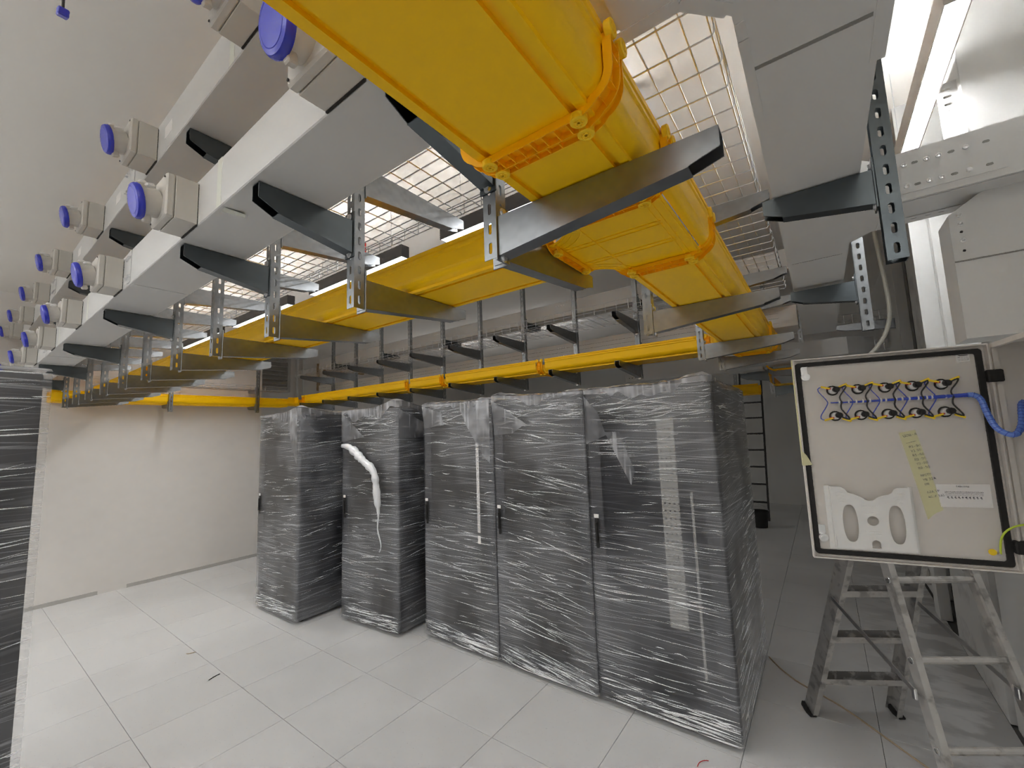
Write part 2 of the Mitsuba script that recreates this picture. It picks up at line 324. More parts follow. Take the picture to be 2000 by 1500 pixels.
# couplers: ribbed U frames with round knobs
def ring(off0, off1):
    a = LineString([(-u, v) for u, v in half2[::-1]] + half2[1:])
    return a
half2 = [(0, -.002), (.105, -.002), (.118, .004)] + [(.118 + .034 * math.sin(a), .012 + .036 * (1 - math.cos(a))) for a in np.linspace(.3, math.pi / 2, 7)] + [(.152, .108)]
centre = LineString([(-u, v) for u, v in half2[::-1]] + half2[1:])
def wall_strip(d0, d1):      # band between two offsets outside the tray
    big = centre.buffer(d1, cap_style='flat', join_style='round', quad_segs=4); small = centre.buffer(d0, cap_style='flat', join_style='round', quad_segs=4)
    inside = Polygon([(-.2, .3)] + [(-.152, .108)] + list(centre.coords) + [(.152, .108), (.2, .3)])
    g = big.difference(small).difference(Polygon(list(centre.coords)).buffer(-1e-6)) if d0 > 0 else big.difference(Polygon(list(centre.coords)))
    return g
def coupler_mesh(wd=.058):
    mb = MB(); F = M4((0, 1, 0), (0, 0, 1), (1, 0, 0))
    mb.poly(wall_strip(0, .0022), wd, F)                                                   # skin on the tray
    for x in (0, wd * .56, wd - .0022): mb.poly(wall_strip(.0, .0155 if x < wd * .7 else .012), .0022, at(F, (x, 0, 0)))   # rims
    us = np.linspace(-.076, .076, 7)
    for u in us: mb.box(0, wd * .56 if abs(u) < 2 else wd, u - .001, u + .001, -.0165, -.002)
    for u in us[1:-1] + .010: mb.box(wd * .56, wd, u - .001, u + .001, -.013, -.002)
    for s in (-1, 1):
        for a in (.5, 1.05):
            c = np.array([s * (.118 + .034 * math.sin(a)), .012 + .036 * (1 - math.cos(a))]); nrm = np.array([s * math.sin(a), -math.cos(a)])
            p = c + nrm * .015
            mb.tube([(0.001, c[0], c[1]), (0.001, p[0], p[1])], .001, 4)
            q = np.array([[0, *c], [wd * .56, *c], [wd * .56, *p], [0, *p]]); q = np.vstack([q, q + [0, 0, .0018]]); mb.add(trimesh.convex.convex_hull(q))
        for v in (.066, .092): mb.box(0, wd * .56, min(s * .152, s * .167), max(s * .152, s * .167), v, v + .002)
    return mb
knob_prof = [(0, -.004), (.006, -.004), (.007, -.0), (.0135, 0), (.0155, -.0015), (.0155, -.012), (.0135, -.0135), (.0095, -.0135), (.0085, -.0115), (.0055, -.0115), (.0048, -.0135), (.0028, -.0135), (.0028, -.010), (0, -.010)]
knob_mb = MB().lathe([(r, z) for r, z in knob_prof[1:-1]], 20)
for k in range(6): knob_mb.box(.004, .0095, -.0008, .0008, -.0128, -.0105, rot((0, 0, 1), 60 * k))
knob = knob_mb.ply('yellow_knob', 35); coupler = coupler_mesh().ply('yellow_bracket', 25)
def add_coupler(axis, c, a, label, z=ZT, flip=False):
    t = thing('tray_coupler', label, 'tray coupler', 'yellow tray couplers')
    M = M4(o=(a, c, z)) if axis == 'x' else M4((0, 1, 0), (-1, 0, 0), (0, 0, 1), (c, a, z))
    if flip: M = M @ M4((-1, 0, 0), (0, -1, 0), (0, 0, 1), (.058, 0, 0))
    put(t, 'frame', coupler, M)
    for s in (-1, 1):
        for dx in (.010, .046): put(t, 'knob', knob, M @ move((dx, s * (.098 if dx < .03 else .094), -.006)))
        for dx in (.006, .052): put(t, 'knob', knob, M @ M4((1, 0, 0), (0, 0, 1), (0, -s, 0) if s > 0 else (0, 1, 0), (dx, s * .158, .112)) if s > 0 else M @ M4((1, 0, 0), (0, 0, -1), (0, 1, 0), (dx, s * .158, .112)))
    return t
add_coupler('y', XT, -.207, 'ribbed yellow coupler with round knobs nearest the camera, just before the first bracket')
add_coupler('y', XT, YM - TE - .03, 'ribbed yellow coupler on the near mouth of the tray tee, behind the first bracket')
add_coupler('y', XT, YM + TE - .028, 'ribbed yellow coupler on the far mouth of the tray tee', flip=True)
add_coupler('x', YM, XT - TE - .03, 'ribbed yellow coupler joining the tee to the tray beside the socket ducts')
add_coupler('x', YM, 1.97, 'yellow coupler far down the tray beside the socket ducts')
add_coupler('y', XT, YR - .26, 'ribbed yellow coupler at the rear end of the crossing tray, before the last bracket')
add_coupler('y', XT, YR + .21, 'yellow coupler on the short tray end near the open panel door')
for k, x in enumerate((4.36, 3.04, 2.44)): add_coupler('x', YR, x, f'yellow coupler {("above the third wrapped rack", "above the gap beside the second wrapped rack", "above the second wrapped rack")[k]} on the rear tray run')
add_coupler('x', YR, XT - .27, 'yellow coupler where the rear tray run meets the crossing tray')
add_coupler('x', YR, -.02, 'yellow coupler at the far left corner of the rear tray run')
add_coupler('y', 6.25, 4.27, 'yellow coupler on the far low tray beside the panel door')

# tees: flat floor with swept corners, ribs and walls
def tee_plan(s, w, stub_left, right_closed=True):
    r = s - w; pts = [(-w if not right_closed else -w, -s)]
    P = [(w, -s), (w, s), (-w, s)]
    a = np.linspace(0, math.pi / 2, 9)
    P += [(-s + r * math.cos(t), s - r * math.sin(t)) for t in a]      # corner upper left, swept round (-s, s)
    P += [(-s + r * math.sin(t), -s + r * math.cos(t)) for t in a]
    return Polygon(P + [(-w, -s)])
def tee(cx, cy, label, turn=0, z=ZT):
    t = thing('tray_tee', label, 'tray tee', 'yellow tray tees')
    M = M4(o=(cx, cy, z)) @ rot((0, 0, 1), turn)
    plan = tee_plan(TE, .13, True)
    fl = MB(); fl.poly(plan, .003)
    fl.poly(Polygon(plan.exterior).buffer(-.006).difference(Polygon(plan.exterior).buffer(-.010)), .0022, move((0, 0, -.0022)))
    put(t, 'floor_plate', fl.ply('yellow'), M)
    rb = MB()
    for y in (-.075, -.055, .055, .075): rb.box(-.205, .092, y - .0012, y + .0012, -.0024, 0)
    for x in (-.1, .1, .085): rb.box(x - .0012, x + .0012, -.2, .2, -.0024, 0)
    for s in (-1, 1):
        for r in (.118, .142): rb.tube([(-TE + r * math.cos(a), s * TE - s * r * math.sin(a), -.0008) for a in np.linspace(.0, math.pi / 2, 14)], .0014, 4)
    put(t, 'rib', rb.ply('yellow'), M)
    wl = MB(); prf = [(.13 + u - .118, v) for u, v in half[6:]]
    P = np.array([[(u, y, v) for u, v in prf] for y in (-TE, TE)]); wl.grid(P)
    put(t, 'side_wall', wl.ply('yellow', 40), M)
    for s in (-1, 1):
        A = np.linspace(0, math.pi / 2, 12); r0 = TE - .13
        P = np.array([[(-TE + (r0 - (u - .13)) * math.cos(a), s * (TE - (r0 - (u - .13)) * math.sin(a)), v) for u, v in prf] for a in A])
        put(t, 'side_wall', MB().grid(P).ply('yellow', 40), M)
tee(XT, YM, 'yellow tray tee with swept corners where the front tray joins the crossing tray')
tee(XT, YR, 'yellow tray tee behind the third bracket where the rear tray run joins the crossing tray')
elb = MB(); elb.poly(sbox(-.118, -.118, .25, .118).union(sbox(-.118, -.25, .118, .118)), .003)
prf = np.array(half[6:])
for (ax, sg) in (('x', 1), ('y', -1)):
    pass
P = np.array([[(x, u, v) for u, v in prf] for x in (-.15, .26)]); elb.grid(P)
P = np.array([[(-u, y, v) for u, v in prf] for y in (-.26, .15)]); elb.grid(P)
P = np.array([[(x, -u, v) for u, v in prf] for x in (.12, .26)]); elb.grid(P)
P = np.array([[(u, y, v) for u, v in prf] for y in (-.26, -.12)]); elb.grid(P)
t = thing('tray_elbow', 'yellow corner piece joining the rear tray run to the tray at the far left wall', 'tray elbow')
put(t, 'body', elb.ply('yellow', 30), move((XW + .02, YR, ZT - .012)))

# ------------------------------------------------------------------ grey cable ducts
TW, THT = .225, .165
def trunk_seg(t, x0, x1, y0, y1, z0, axis, h=THT, holes=True):
    mb = MB(); mb.rbox(x0, x1, y0, y1, z0, z0 + h, .003); put(t, 'body', mb.ply('trunk_paint'))
def seam(t, axis, pos, y0, y1, z0, h=THT, w=.05, dark=True, bolts=True):
    """A joint plate round the front and bottom of a trunk, with two rows of bolts."""
    mb = MB()
    if axis == 'x':
        mb.box(pos - w, pos, y0 - .003, y0, z0 + .008, z0 + h - .006); mb.box(pos - w, pos, y0 + .01, y1 - .01, z0 - .002, z0)
    else:
        mb.box(y0 - .003, y0, pos - w, pos, z0 + .008, z0 + h - .006); mb.box(y0 + .01, y1 - .01, pos - w, pos, z0 - .002, z0)
    put(t, 'joint_plate', mb.ply('trunk_paint'))
t = thing('cable_duct', 'lower grey metal cable duct with blue capped sockets, nearest the camera', 'cable duct', 'grey cable ducts')
Y0, Y1 = -.335, -.11
ZDP = ZD; ZD = ZD + .003
trunk_seg(t, -.55, 6.30, Y0, Y1, ZD, 'x')
small_bolt = MB().cyl(.006, .004, 6).cyl(.004, .010, 6).ply('bright_zinc')
TOY = M4((1, 0, 0), (0, 0, 1), (0, -1, 0))
def bolts_row(t, pts, M=TOY):
    for o in pts: put(t, 'bolt', small_bolt, at(M, o))
for px in (4.02, 1.55): 
    seam(t, 'x', px, Y0, Y1, ZD)
    bolts_row(t, [(px - .006 - .016 * k, Y0 - .003, ZD + z) for k in range(5) for z in (.035, .125)])
for px in (5.02, 3.06, 2.1): put(t, 'tape_strip', MB().box(px, px + .035, Y0 - .0006, Y0, ZD + .002, ZD + THT).ply('pale_tape'), label='pale tape strip')
tq = np.array([(5.02, -.322, -.001), (5.055, -.325, -.001), (5.07, -.27, -.008), (5.04, -.26, -.004)]); tq[:, 2] += ZD
put(t, 'tape_flap', MB().add(trimesh.Trimesh(np.vstack([tq, tq + [0, 0, .0006]]), [[0, 1, 2], [0, 2, 3], [4, 6, 5], [4, 7, 6]], process=False)).ply('pale_tape'), label='loose end of pale tape')
t = thing('cable_duct', 'upper grey metal cable duct with blue capped sockets, close to the ceiling', 'cable duct', 'grey cable ducts')
ZUP = ZU; ZU = ZU + .003
trunk_seg(t, -.55, 6.30, Y0, Y1, ZU, 'x')
for px in (3.98, 1.75):
    seam(t, 'x', px, Y0, Y1, ZU)
    bolts_row(t, [(px - .012 - .03 * k, Y0 - .003, ZU + z) for k in range(5) for z in (.035, .125)])
for px in (5.08, 3.1): put(t, 'tape_strip', MB().box(px, px + .035, Y0 - .0006, Y0, ZU + .002, ZU + THT).ply('pale_tape'), label='pale tape strip')
for px in (4.42, 3.62, 2.62): put(t, 'sticker', MB().box(px, px + .09, Y0 - .0006, Y0, ZU + .06, ZU + .11).ply('paper'), label='white sticker')
# crossing duct: one L/T-shaped body with chamfered junctions
ZC, XC0, XC1 = 2.455, 6.445, 6.66
plan = unary_union([sbox(XC0, -1.6, XC1, 3.42), sbox(6.28, Y0, XC0, Y1), Polygon([(6.385, Y1), (XC0, Y1 + .07), (XC0, Y1), ]), sbox(XC1, 1.02, 7.10, 1.245), Polygon([(XC1, 1.245), (6.725, 1.245), (XC1, 1.32)]), Polygon([(XC1, 1.02), (6.725, 1.02), (XC1, .95)]), Polygon([(6.385, Y0), (XC0, Y0 - .07), (XC0, Y0)])])
t = thing('cable_duct', 'wide grey metal cable duct crossing overhead at the upper right', 'cable duct', 'grey cable ducts')
put(t, 'body', MB().poly(plan, THT, move((0, 0, ZC))).ply('trunk_paint'))
lip = MB()
def strip(a, b, w, z0, z1): 
    a, b = np.array(a, float), np.array(b, float); d = (b - a) / np.linalg.norm(b - a); n = np.array([-d[1], d[0]]) * w
    q = np.array([[*a, z0], [*b, z0], [*(b + n), z0], [*(a + n), z0]]); lip.add(trimesh.convex.convex_hull(np.vstack([q, q + [0, 0, z1 - z0]])))
strip((6.24, Y1 - .024), (6.378, Y1 - .024), .026, ZC - .0025, ZC); strip((6.388, Y1 - .022), (6.452, Y1 + .045), .026, ZC - .0025, ZC)
strip((6.462, -.02), (6.462, .02), .016, ZC - .0025, ZC); strip((6.463, .024), (6.463, .27), .018, ZC - .0025, ZC)
put(t, 'edge_flange', lip.ply('trunk_paint'))
gp = MB(); gp.box(6.462, 6.645, .106, .116, ZC - .0006, ZC + .0003); gp.box(6.46, XC1 - .02, 1.438, 1.442, ZC - .0006, ZC + .0003); put(t, 'cover_gap', gp.ply('trunk_inside'), label='open gap between two cover plates')
cp = MB(); cp.box(XC1 - .012, XC1 + .012, -1.2, .24, ZC - .002, ZC + THT); put(t, 'side_plate', cp.ply('trunk_paint'))
fp = MB(); fp.box(XC1 + .10, 7.02, 1.017, 1.02, ZC + .022, ZC + .14); put(t, 'joint_plate', fp.ply('trunk_paint'))
screw = MB().cyl(.0075, .0035, 10).lathe([(.0001, .0035), (.005, .0055), (.007, .0035)], 10).ply('bright_zinc')
washer_hole = MB().poly(slot(0, 0, .016, .008), .0008).ply('trunk_inside')
for r, z in ((0, .118), (1, .044)):
    for k, x in enumerate((6.80, 6.826, 6.854, 6.882, 6.91, 6.942, 6.985)):
        if k in (0, 2, 3, 5): put(t, 'screw', screw, at(TOY, (x, 1.0165, ZC + z)))
        else: put(t, 'screw_hole', washer_hole, at(TOY, (x, 1.0168, ZC + z)))
# the branch drops to the panel: open tee and riser
tt = thing('duct_riser', 'bright grey metal duct riser dropping from the crossing duct to the open panel', 'cable duct')
mb = MB(); rp = Polygon([(6.90, 1.99), (7.10, 1.99), (7.10, 2.40), (7.16, 2.455), (6.98, 2.455), (6.90, 2.40)])
mb.poly(rp, .14, M4((1, 0, 0), (0, 0, 1), (0, -1, 0), (0, 1.25, 0))); put(tt, 'body', mb.ply('trunk_paint'))
mb = MB(); mb.box(6.90, 7.10, 1.1065, 1.11, 2.24, 2.244); put(tt, 'cover_seam', mb.ply('trunk_inside'))
for z in (2.395, 2.365, 2.31): put(tt, 'screw', screw, at(TOY, (6.925, 1.1095, z)))
for z in (2.338, 2.275): put(tt, 'screw_hole', MB().cyl(.004, .0008, 8).ply('black_rubber'), at(TOY, (6.925, 1.1095, z)))
mb = MB(); fl = sbox(6.735, 1.03, 7.10, 1.235)
holes = unary_union([Point(x, 1.20).buffer(.007) for x in (6.80, 6.835, 6.872, 6.905)])
mb.poly(fl.difference(sbox(6.80, 1.05, 7.10, 1.18)).difference(holes), .002, move((0, 0, ZC - .003))); put(t, 'bottom_plate', mb.ply('trunk_paint'))
# higher run at the right edge and the second riser
tt = thing('duct_riser', 'grey metal duct column at the right edge above the lit branch, with punched holes', 'cable duct')
mb = MB(); mb.rbox(7.02, 7.20, 1.30, 1.48, 2.63, CEIL, .003); put(tt, 'body', mb.ply('trunk_paint'))
mb = MB(); mb.poly(sbox(6.965, 2.63, 7.02, 2.98).difference(unary_union([slot(6.992, z, .024, .010) for z in (2.955, 2.925, 2.895)] + [Point(6.992, 2.865).buffer(.006)])), .003, M4((1, 0, 0), (0, 0, 1), (0, -1, 0), (0, 1.33, 0)))
put(tt, 'flange', mb.ply('trunk_paint'))
tt = thing('duct_riser', 'grey metal duct column standing behind the open panel, left of the bright riser', 'cable duct')
mb = MB(); mb.rbox(7.05, 7.17, 2.2, 2.32, 1.55, CEIL, .004); mb.box(6.98, 7.05, 2.24, 2.245, 1.55, CEIL); put(tt, 'body', mb.ply('trunk_paint'))
# rear trunks
for z, s in ((ZU, 'upper'), (ZD, 'lower')):
    t = thing('cable_duct', f'{s} grey metal cable duct behind the posts at the back of the racks', 'cable duct', 'grey cable ducts')
    trunk_seg(t, -.5, XC0 - .02, 3.075, 3.30, z, 'x')
    rb = MB()
    if s == 'lower':
        for dz in (.035, .075, .115): rb.box(-.5, 6.3, 3.0735, 3.075, z + dz, z + dz + .002)
    else: rb.box(-.5, 6.3, 3.0725, 3.075, z + .15, z + .16)
    put(t, 'cover_seam', rb.ply('trunk_inside' if s == 'lower' else 'trunk_paint'))
    for px in (4.3, 2.4): bolts_row(t, [(px + .03 * k, 3.0745, z + dz) for k in range(4) for dz in (.04, .125)])
def plate_trunk(label, x0, x1, y0, y1, z0, z1, face='-y', holes=()):
    t = thing('cable_duct', label, 'cable duct', 'grey cable ducts')
    put(t, 'body', MB().rbox(x0, x1, y0, y1, z0, z1, .003).ply('trunk_paint'))
    for x, z in holes: put(t, 'screw_hole', MB().cyl(.006, .0012, 8).ply('black_rubber'), at(TOY, (x, y0, z)))
plate_trunk('grey perforated duct side seen between the yellow tray and the two nearest racks', 4.55, 6.05, 4.3, 4.5, 2.30, 2.50, holes=[(x, z) for x in (4.6, 4.64, 4.68, 4.72, 5.7, 5.75, 5.8, 5.85) for z in (2.35, 2.45)])
t = thing('cable_duct', 'grey chamfered duct junction behind the rearmost yellow tray bracket', 'cable duct', 'grey cable ducts')
pl = Polygon([(5.95, 4.0), (6.75, 4.0), (6.95, 4.2), (6.95, 4.45), (5.75, 4.45), (5.75, 4.2)])
put(t, 'body', MB().poly(pl, .16, move((0, 0, 2.33))).ply('trunk_paint'))
for x, y in ((6.1, 4.1), (6.16, 4.14), (6.6, 4.1), (6.7, 4.15), (6.78, 4.22)): put(t, 'screw_hole', MB().cyl(.008, .001, 8).ply('black_rubber'), move((x, y, 2.3292)))
plate_trunk('grey duct crossing the back of the room above the dark wall', 5.0, 7.15, 5.6, 5.85, 2.62, 2.85)

# ------------------------------------------------------------------ tap-off boxes with blue capped sockets
bx = MB(); bx.rbox(-.076, .076, -.0625, 0, -.074, .074, .0015); box_ply = bx.ply('socket_grey')
lidb = MB(); lidb.rbox(-.0765, .0765, -.088, -.0635, -.0745, .0745, .005); cover_ply = lidb.ply('socket_grey')
gasket_ply = MB().box(-.073, .073, -.003, .002, -.078, .072).ply('black_rubber')
tilt = rot((1, 0, 0), 13)
sock = MB(); sock.lathe([(.0001, 0), (.047, 0), (.045, .045), (.048, .047), (.048, .05), (.0001, .05)], 28, M4((1, 0, 0), (0, 0, 1), (0, -1, 0)))
sock.rbox(-.014, .014, -.055, -.0, .036, .062, .004); sock.rbox(-.010, .010, -.052, -.03, -.066, -.040, .003)
sock_ply = sock.ply('socket_grey', 30)
latch_ply = MB().rbox(-.02, .02, -.03, .0, .045, .062, .006).rbox(-.012, .012, -.045, -.02, .05, .07, .005).ply('white_plastic')
cap = MB(); cap.lathe([(.0001, .0175), (.041, .0165), (.0422, .0155), (.0435, .0165), (.052, .014), (.056, .008), (.057, 0), (.055, -.004), (.0001, -.004)], 40, M4((1, 0, 0), (0, 0, 1), (0, -1, 0)))
cap_ply = cap.ply('socket_blue', 35)
pin_ply = MB().cyl(.0035, .002, 8).ply('black_rubber')
def socket_box(xr, z0, label, group):
    t = thing('socket_box', label, 'power socket', group); M = move((xr - .076, Y0 - .002, z0 + .078))
    b = put(t, 'housing', box_ply, M); put(b, 'cover', cover_ply, M); put(t, 'gasket', gasket_ply, M, label='black gasket against the duct')
    S = M @ move((0, -.088, -.012)) @ rot((1, 0, 0), 12)
    s = put(t, 'socket', sock_ply, S); put(s, 'latch', latch_ply, S)
    put(t, 'cap', cap_ply, S @ move((0, -.052, 0)), label='round blue hinged cap')
    for sx in (-.066, .066): put(b, 'screw_hole', pin_ply, M @ at(TOY, (sx, -.0895, .06 if sx > 0 else -.062)))
lowx = (5.815, 4.86, 3.885, 2.93, 1.975, 1.02, .06); upx = (5.33, 4.33, 3.36, 2.41, 1.455, .5, -.38)
for i, x in enumerate(lowx): socket_box(x, ZD - .002, f'{("nearest", "second", "third", "fourth", "fifth", "sixth", "farthest")[i]} grey socket box with blue cap on the lower duct', 'blue capped sockets on the lower duct')
for i, x in enumerate(upx): socket_box(x, ZU + .0, f'{("nearest", "second", "third", "fourth", "fifth", "sixth", "farthest")[i]} grey socket box with blue cap on the upper duct', 'blue capped sockets on the upper duct')

# ------------------------------------------------------------------ wire mesh trays
def mesh_tray(axis, c, a, b, z, w, label, hgt=.06, px=.055, pl=.10, r=.0024, group='wire mesh cable trays', sides=(1, 1)):
    t = thing('mesh_tray', label, 'mesh tray', group)
    M = M4(o=(a, c, z)) if axis == 'x' else M4((0, 1, 0), (-1, 0, 0), (0, 0, 1), (c, a, z))
    L = b - a; n = max(2, int(round(w / px))); us = np.linspace(-w / 2, w / 2, n + 1)
    for u in us: put(t, 'long_wire', MB().tube([(0, u, .002), (L, u, .002)], r, 5).ply('zinc_wire'), M)
    for s, on in zip((-1, 1), sides):
        if on:
            for h in (.03, hgt): put(t, 'rail_wire', MB().tube([(0, s * (w / 2 + .006), h), (L, s * (w / 2 + .006), h)], r, 5).ply('zinc_wire'), M)
    m = int(L / pl)
    prof_ = [(-w / 2 - .006, hgt + .004), (-w / 2 - .006, .008), (-w / 2, -.002)] if sides[0] else [(-w / 2, -.002)]
    prof2 = [(w / 2, -.002), (w / 2 + .006, .008), (w / 2 + .006, hgt + .004)] if sides[1] else [(w / 2, -.002)]
    pr = prof_ + prof2
    one = MB().tube([(0, u, v) for u, v in pr], r, 5).ply('zinc_wire')
    for k in range(m + 1): put(t, 'cross_wire', one, M @ move((k * pl + .02, 0, 0)))
    return t
mesh_tray('x', .275, -.3, 5.93, ZM + .006, .44, 'wire mesh cable tray above the front yellow tray, lit from behind')
mesh_tray('y', 6.16, -.06, 2.8, ZM + .008, .43, 'wire mesh cable tray over the crossing yellow tray, bare cells against the ceiling')
mesh_tray('x', 2.68, -.1, 5.95, ZM + .006, .44, 'long wire mesh cable tray with bright side wires above the rear yellow tray', hgt=.085)
mesh_tray('y', XW, 0.2, 2.45, 2.50, .24, 'wire mesh cable tray at the far left wall', hgt=.06)

# ------------------------------------------------------------------ pendant lamps
def pendant(axis, c, a, b, z, label, body='lamp_black', on=1.0, w=.066, h=.085):
    t = thing('pendant_lamp', label, 'lamp', 'linear pendant lamps')
    M = M4(o=(a, c, z)) if axis == 'x' else M4((0, 1, 0), (-1, 0, 0), (0, 0, 1), (c, a, z)); L = b - a
    mb = MB(); mb.box(0, L, -w / 2, -w / 2 + .004, 0, h); mb.box(0, L, w / 2 - .004, w / 2, 0, h); mb.box(0, L, -w / 2, w / 2, h - .004, h); mb.box(0, .004, -w / 2, w / 2, 0, h); mb.box(L - .004, L, -w / 2, w / 2, 0, h)
    put(t, 'housing', mb.ply(body), M)
    g = np.array([[(x, y, .004) for y in (w / 2 - .004, -w / 2 + .004)] for x in (.004, L - .004)])
    put(t, 'diffuser', {**MB().grid(g).ply('white_plastic'), 'emitter': {'type': 'area', 'radiance': rgb(np.array(LAMP_RGB) * LAMP * on)}}, M, label='glowing white diffuser')
    g = np.array([[(x, y, h + .001) for y in (-w / 2 + .004, w / 2 - .004)] for x in (.004, L - .004)])
    put(t, 'added_uplight', {**MB().grid(g).ply('white_plastic'), 'emitter': {'type': 'area', 'radiance': rgb(np.array(LAMP_RGB) * UPLIGHT * on)}}, M, label='upward glow added on the housing')  # unseen emitter added on top of the housing to light the ceiling
    for x in (.15, L - .15): put(t, 'suspension_wire', MB().tube([(x, 0, h), (x, 0, CEIL - z)], .0018, 5).ply('zinc_wire'), M)
ZL = 2.95
for i, x in enumerate((4.69, 3.12, 1.55, -.02)):
    pendant('x', 1.0, x, x + 1.2, ZL, f'{ORD[i]} black linear pendant lamp, counted from the camera, above the front yellow tray')
pendant('y', 6.94, .86, 2.06, ZL, 'bright linear pendant lamp at the upper right, glaring white', 'lamp_white')
for i, x in enumerate((.2, 1.7, 3.2, 4.7, 6.0)): pendant('x', -1.9, x, x + 1.2, ZL, f'{ORD[i]} black linear pendant lamp from the far wall in the aisle behind the camera', on=1.25)
for i, x in enumerate((.2, 1.7, 3.2, 4.7, 6.0)): pendant('x', -3.1, x, x + 1.2, ZL, f'{ORD[i]} added unseen pendant lamp from the far wall, near the wall behind the camera', on=1.25)  # extra row out of view, added to brighten the ceiling and duct fronts
for i, x in enumerate((.4, 2.4)): pendant('x', 4.9, x, x + 1.2, ZL, f'{ORD[i]} black linear pendant lamp from the left in the aisle behind the racks', on=1.1)

# ------------------------------------------------------------------ wrapped network racks
def film_sheet(path, z0, z1, nu, nv, amp, seed, out=.006, side_amp=1.0, slope_=0.0):
    """A wrinkled sheet round the corner points of path (x, y), bulging outwards; u, v in metres."""
    path = np.array(path, float); d = np.diff(path, axis=0); ln = np.linalg.norm(d, axis=1); tot = ln.sum(); s = np.linspace(0, tot, nu)
    cum = np.r_[0, np.cumsum(ln)]; k = np.clip(np.searchsorted(cum, s, side='right') - 1, 0, len(d) - 1)
    xy = path[k] + d[k] / ln[k][:, None] * (s - cum[k])[:, None]
    nrm = np.stack([d[k][:, 1], -d[k][:, 0]], 1) / ln[k][:, None]
    v = np.linspace(z0, z1, nv); S, V = np.meshgrid(s, v, indexing='ij')
    edge = np.min(np.abs(S[..., None] - cum), -1)
    soft = np.clip(edge / .06, 0, 1)
    q = np.stack([S * .9 + V * .2, V * 48 + S * 2.0 * (1 + slope_), np.full_like(S, seed)], -1); q2 = np.stack([S * 2.7, V * 3.1, np.full_like(S, seed + 5.0)], -1)
    side = np.where((k == 1)[:, None], 1.0, side_amp)
    dis = side * (amp * (meshkit.noise(q) - .3) * np.clip(meshkit.fbm(q2, 3) * 2.4 - .6, .15, 1) * (.3 + .7 * soft) + .010 * (meshkit.fbm(q2 * .8 + 3, 2) - .4) * soft)
    P = np.concatenate([xy[:, None, :] + nrm[:, None, :] * (np.where(k == 1, out, out * side_amp)[:, None] + dis)[..., None], V[..., None]], -1)
    mb = MB().grid(P)
    return mb, np.stack([S, V], -1).reshape(-1, 2)
def folds(path, z0, z1, n, seed, slope=0.0, spread=.10, out=.008, lmax=.8, wmax=.0026):
    r = np.random.RandomState(seed); path = np.array(path, float); d = np.diff(path, axis=0); ln = np.linalg.norm(d, axis=1); mb = MB()
    for _ in range(n):
        k = r.choice(len(d), p=ln / ln.sum()); t = d[k] / ln[k]; nr = np.array([t[1], -t[0]])
        L = min(lmax, .05 + r.exponential(.16)); a = r.uniform(-.02, ln[k] - .3 * L); b = min(a + L, ln[k]); a = max(a, 0)
        if b - a < .03: continue
        v = z0 + (z1 - z0) * r.uniform(.0, 1); sl = slope + spread * r.normal() ; w = r.uniform(.0005, wmax) ** 1.0; c = r.normal() * .02
        ss = np.linspace(a, b, 5); tt = (ss - a) / (b - a); zz = np.clip(v + sl * (ss - a) + c * tt * (1 - tt), z0, z1); ww = w * np.array([.15, .8, 1, .7, .15])
        cen = path[k] + ss[:, None] * t + nr * out
        lo = np.column_stack([cen, zz - ww]); hi = np.column_stack([cen, zz + ww]); ap = np.column_stack([cen + nr * (.0012 + .0005 * ww[:, None] / w), zz])
        mb.grid(np.stack([lo, ap, hi], 1))
    return mb
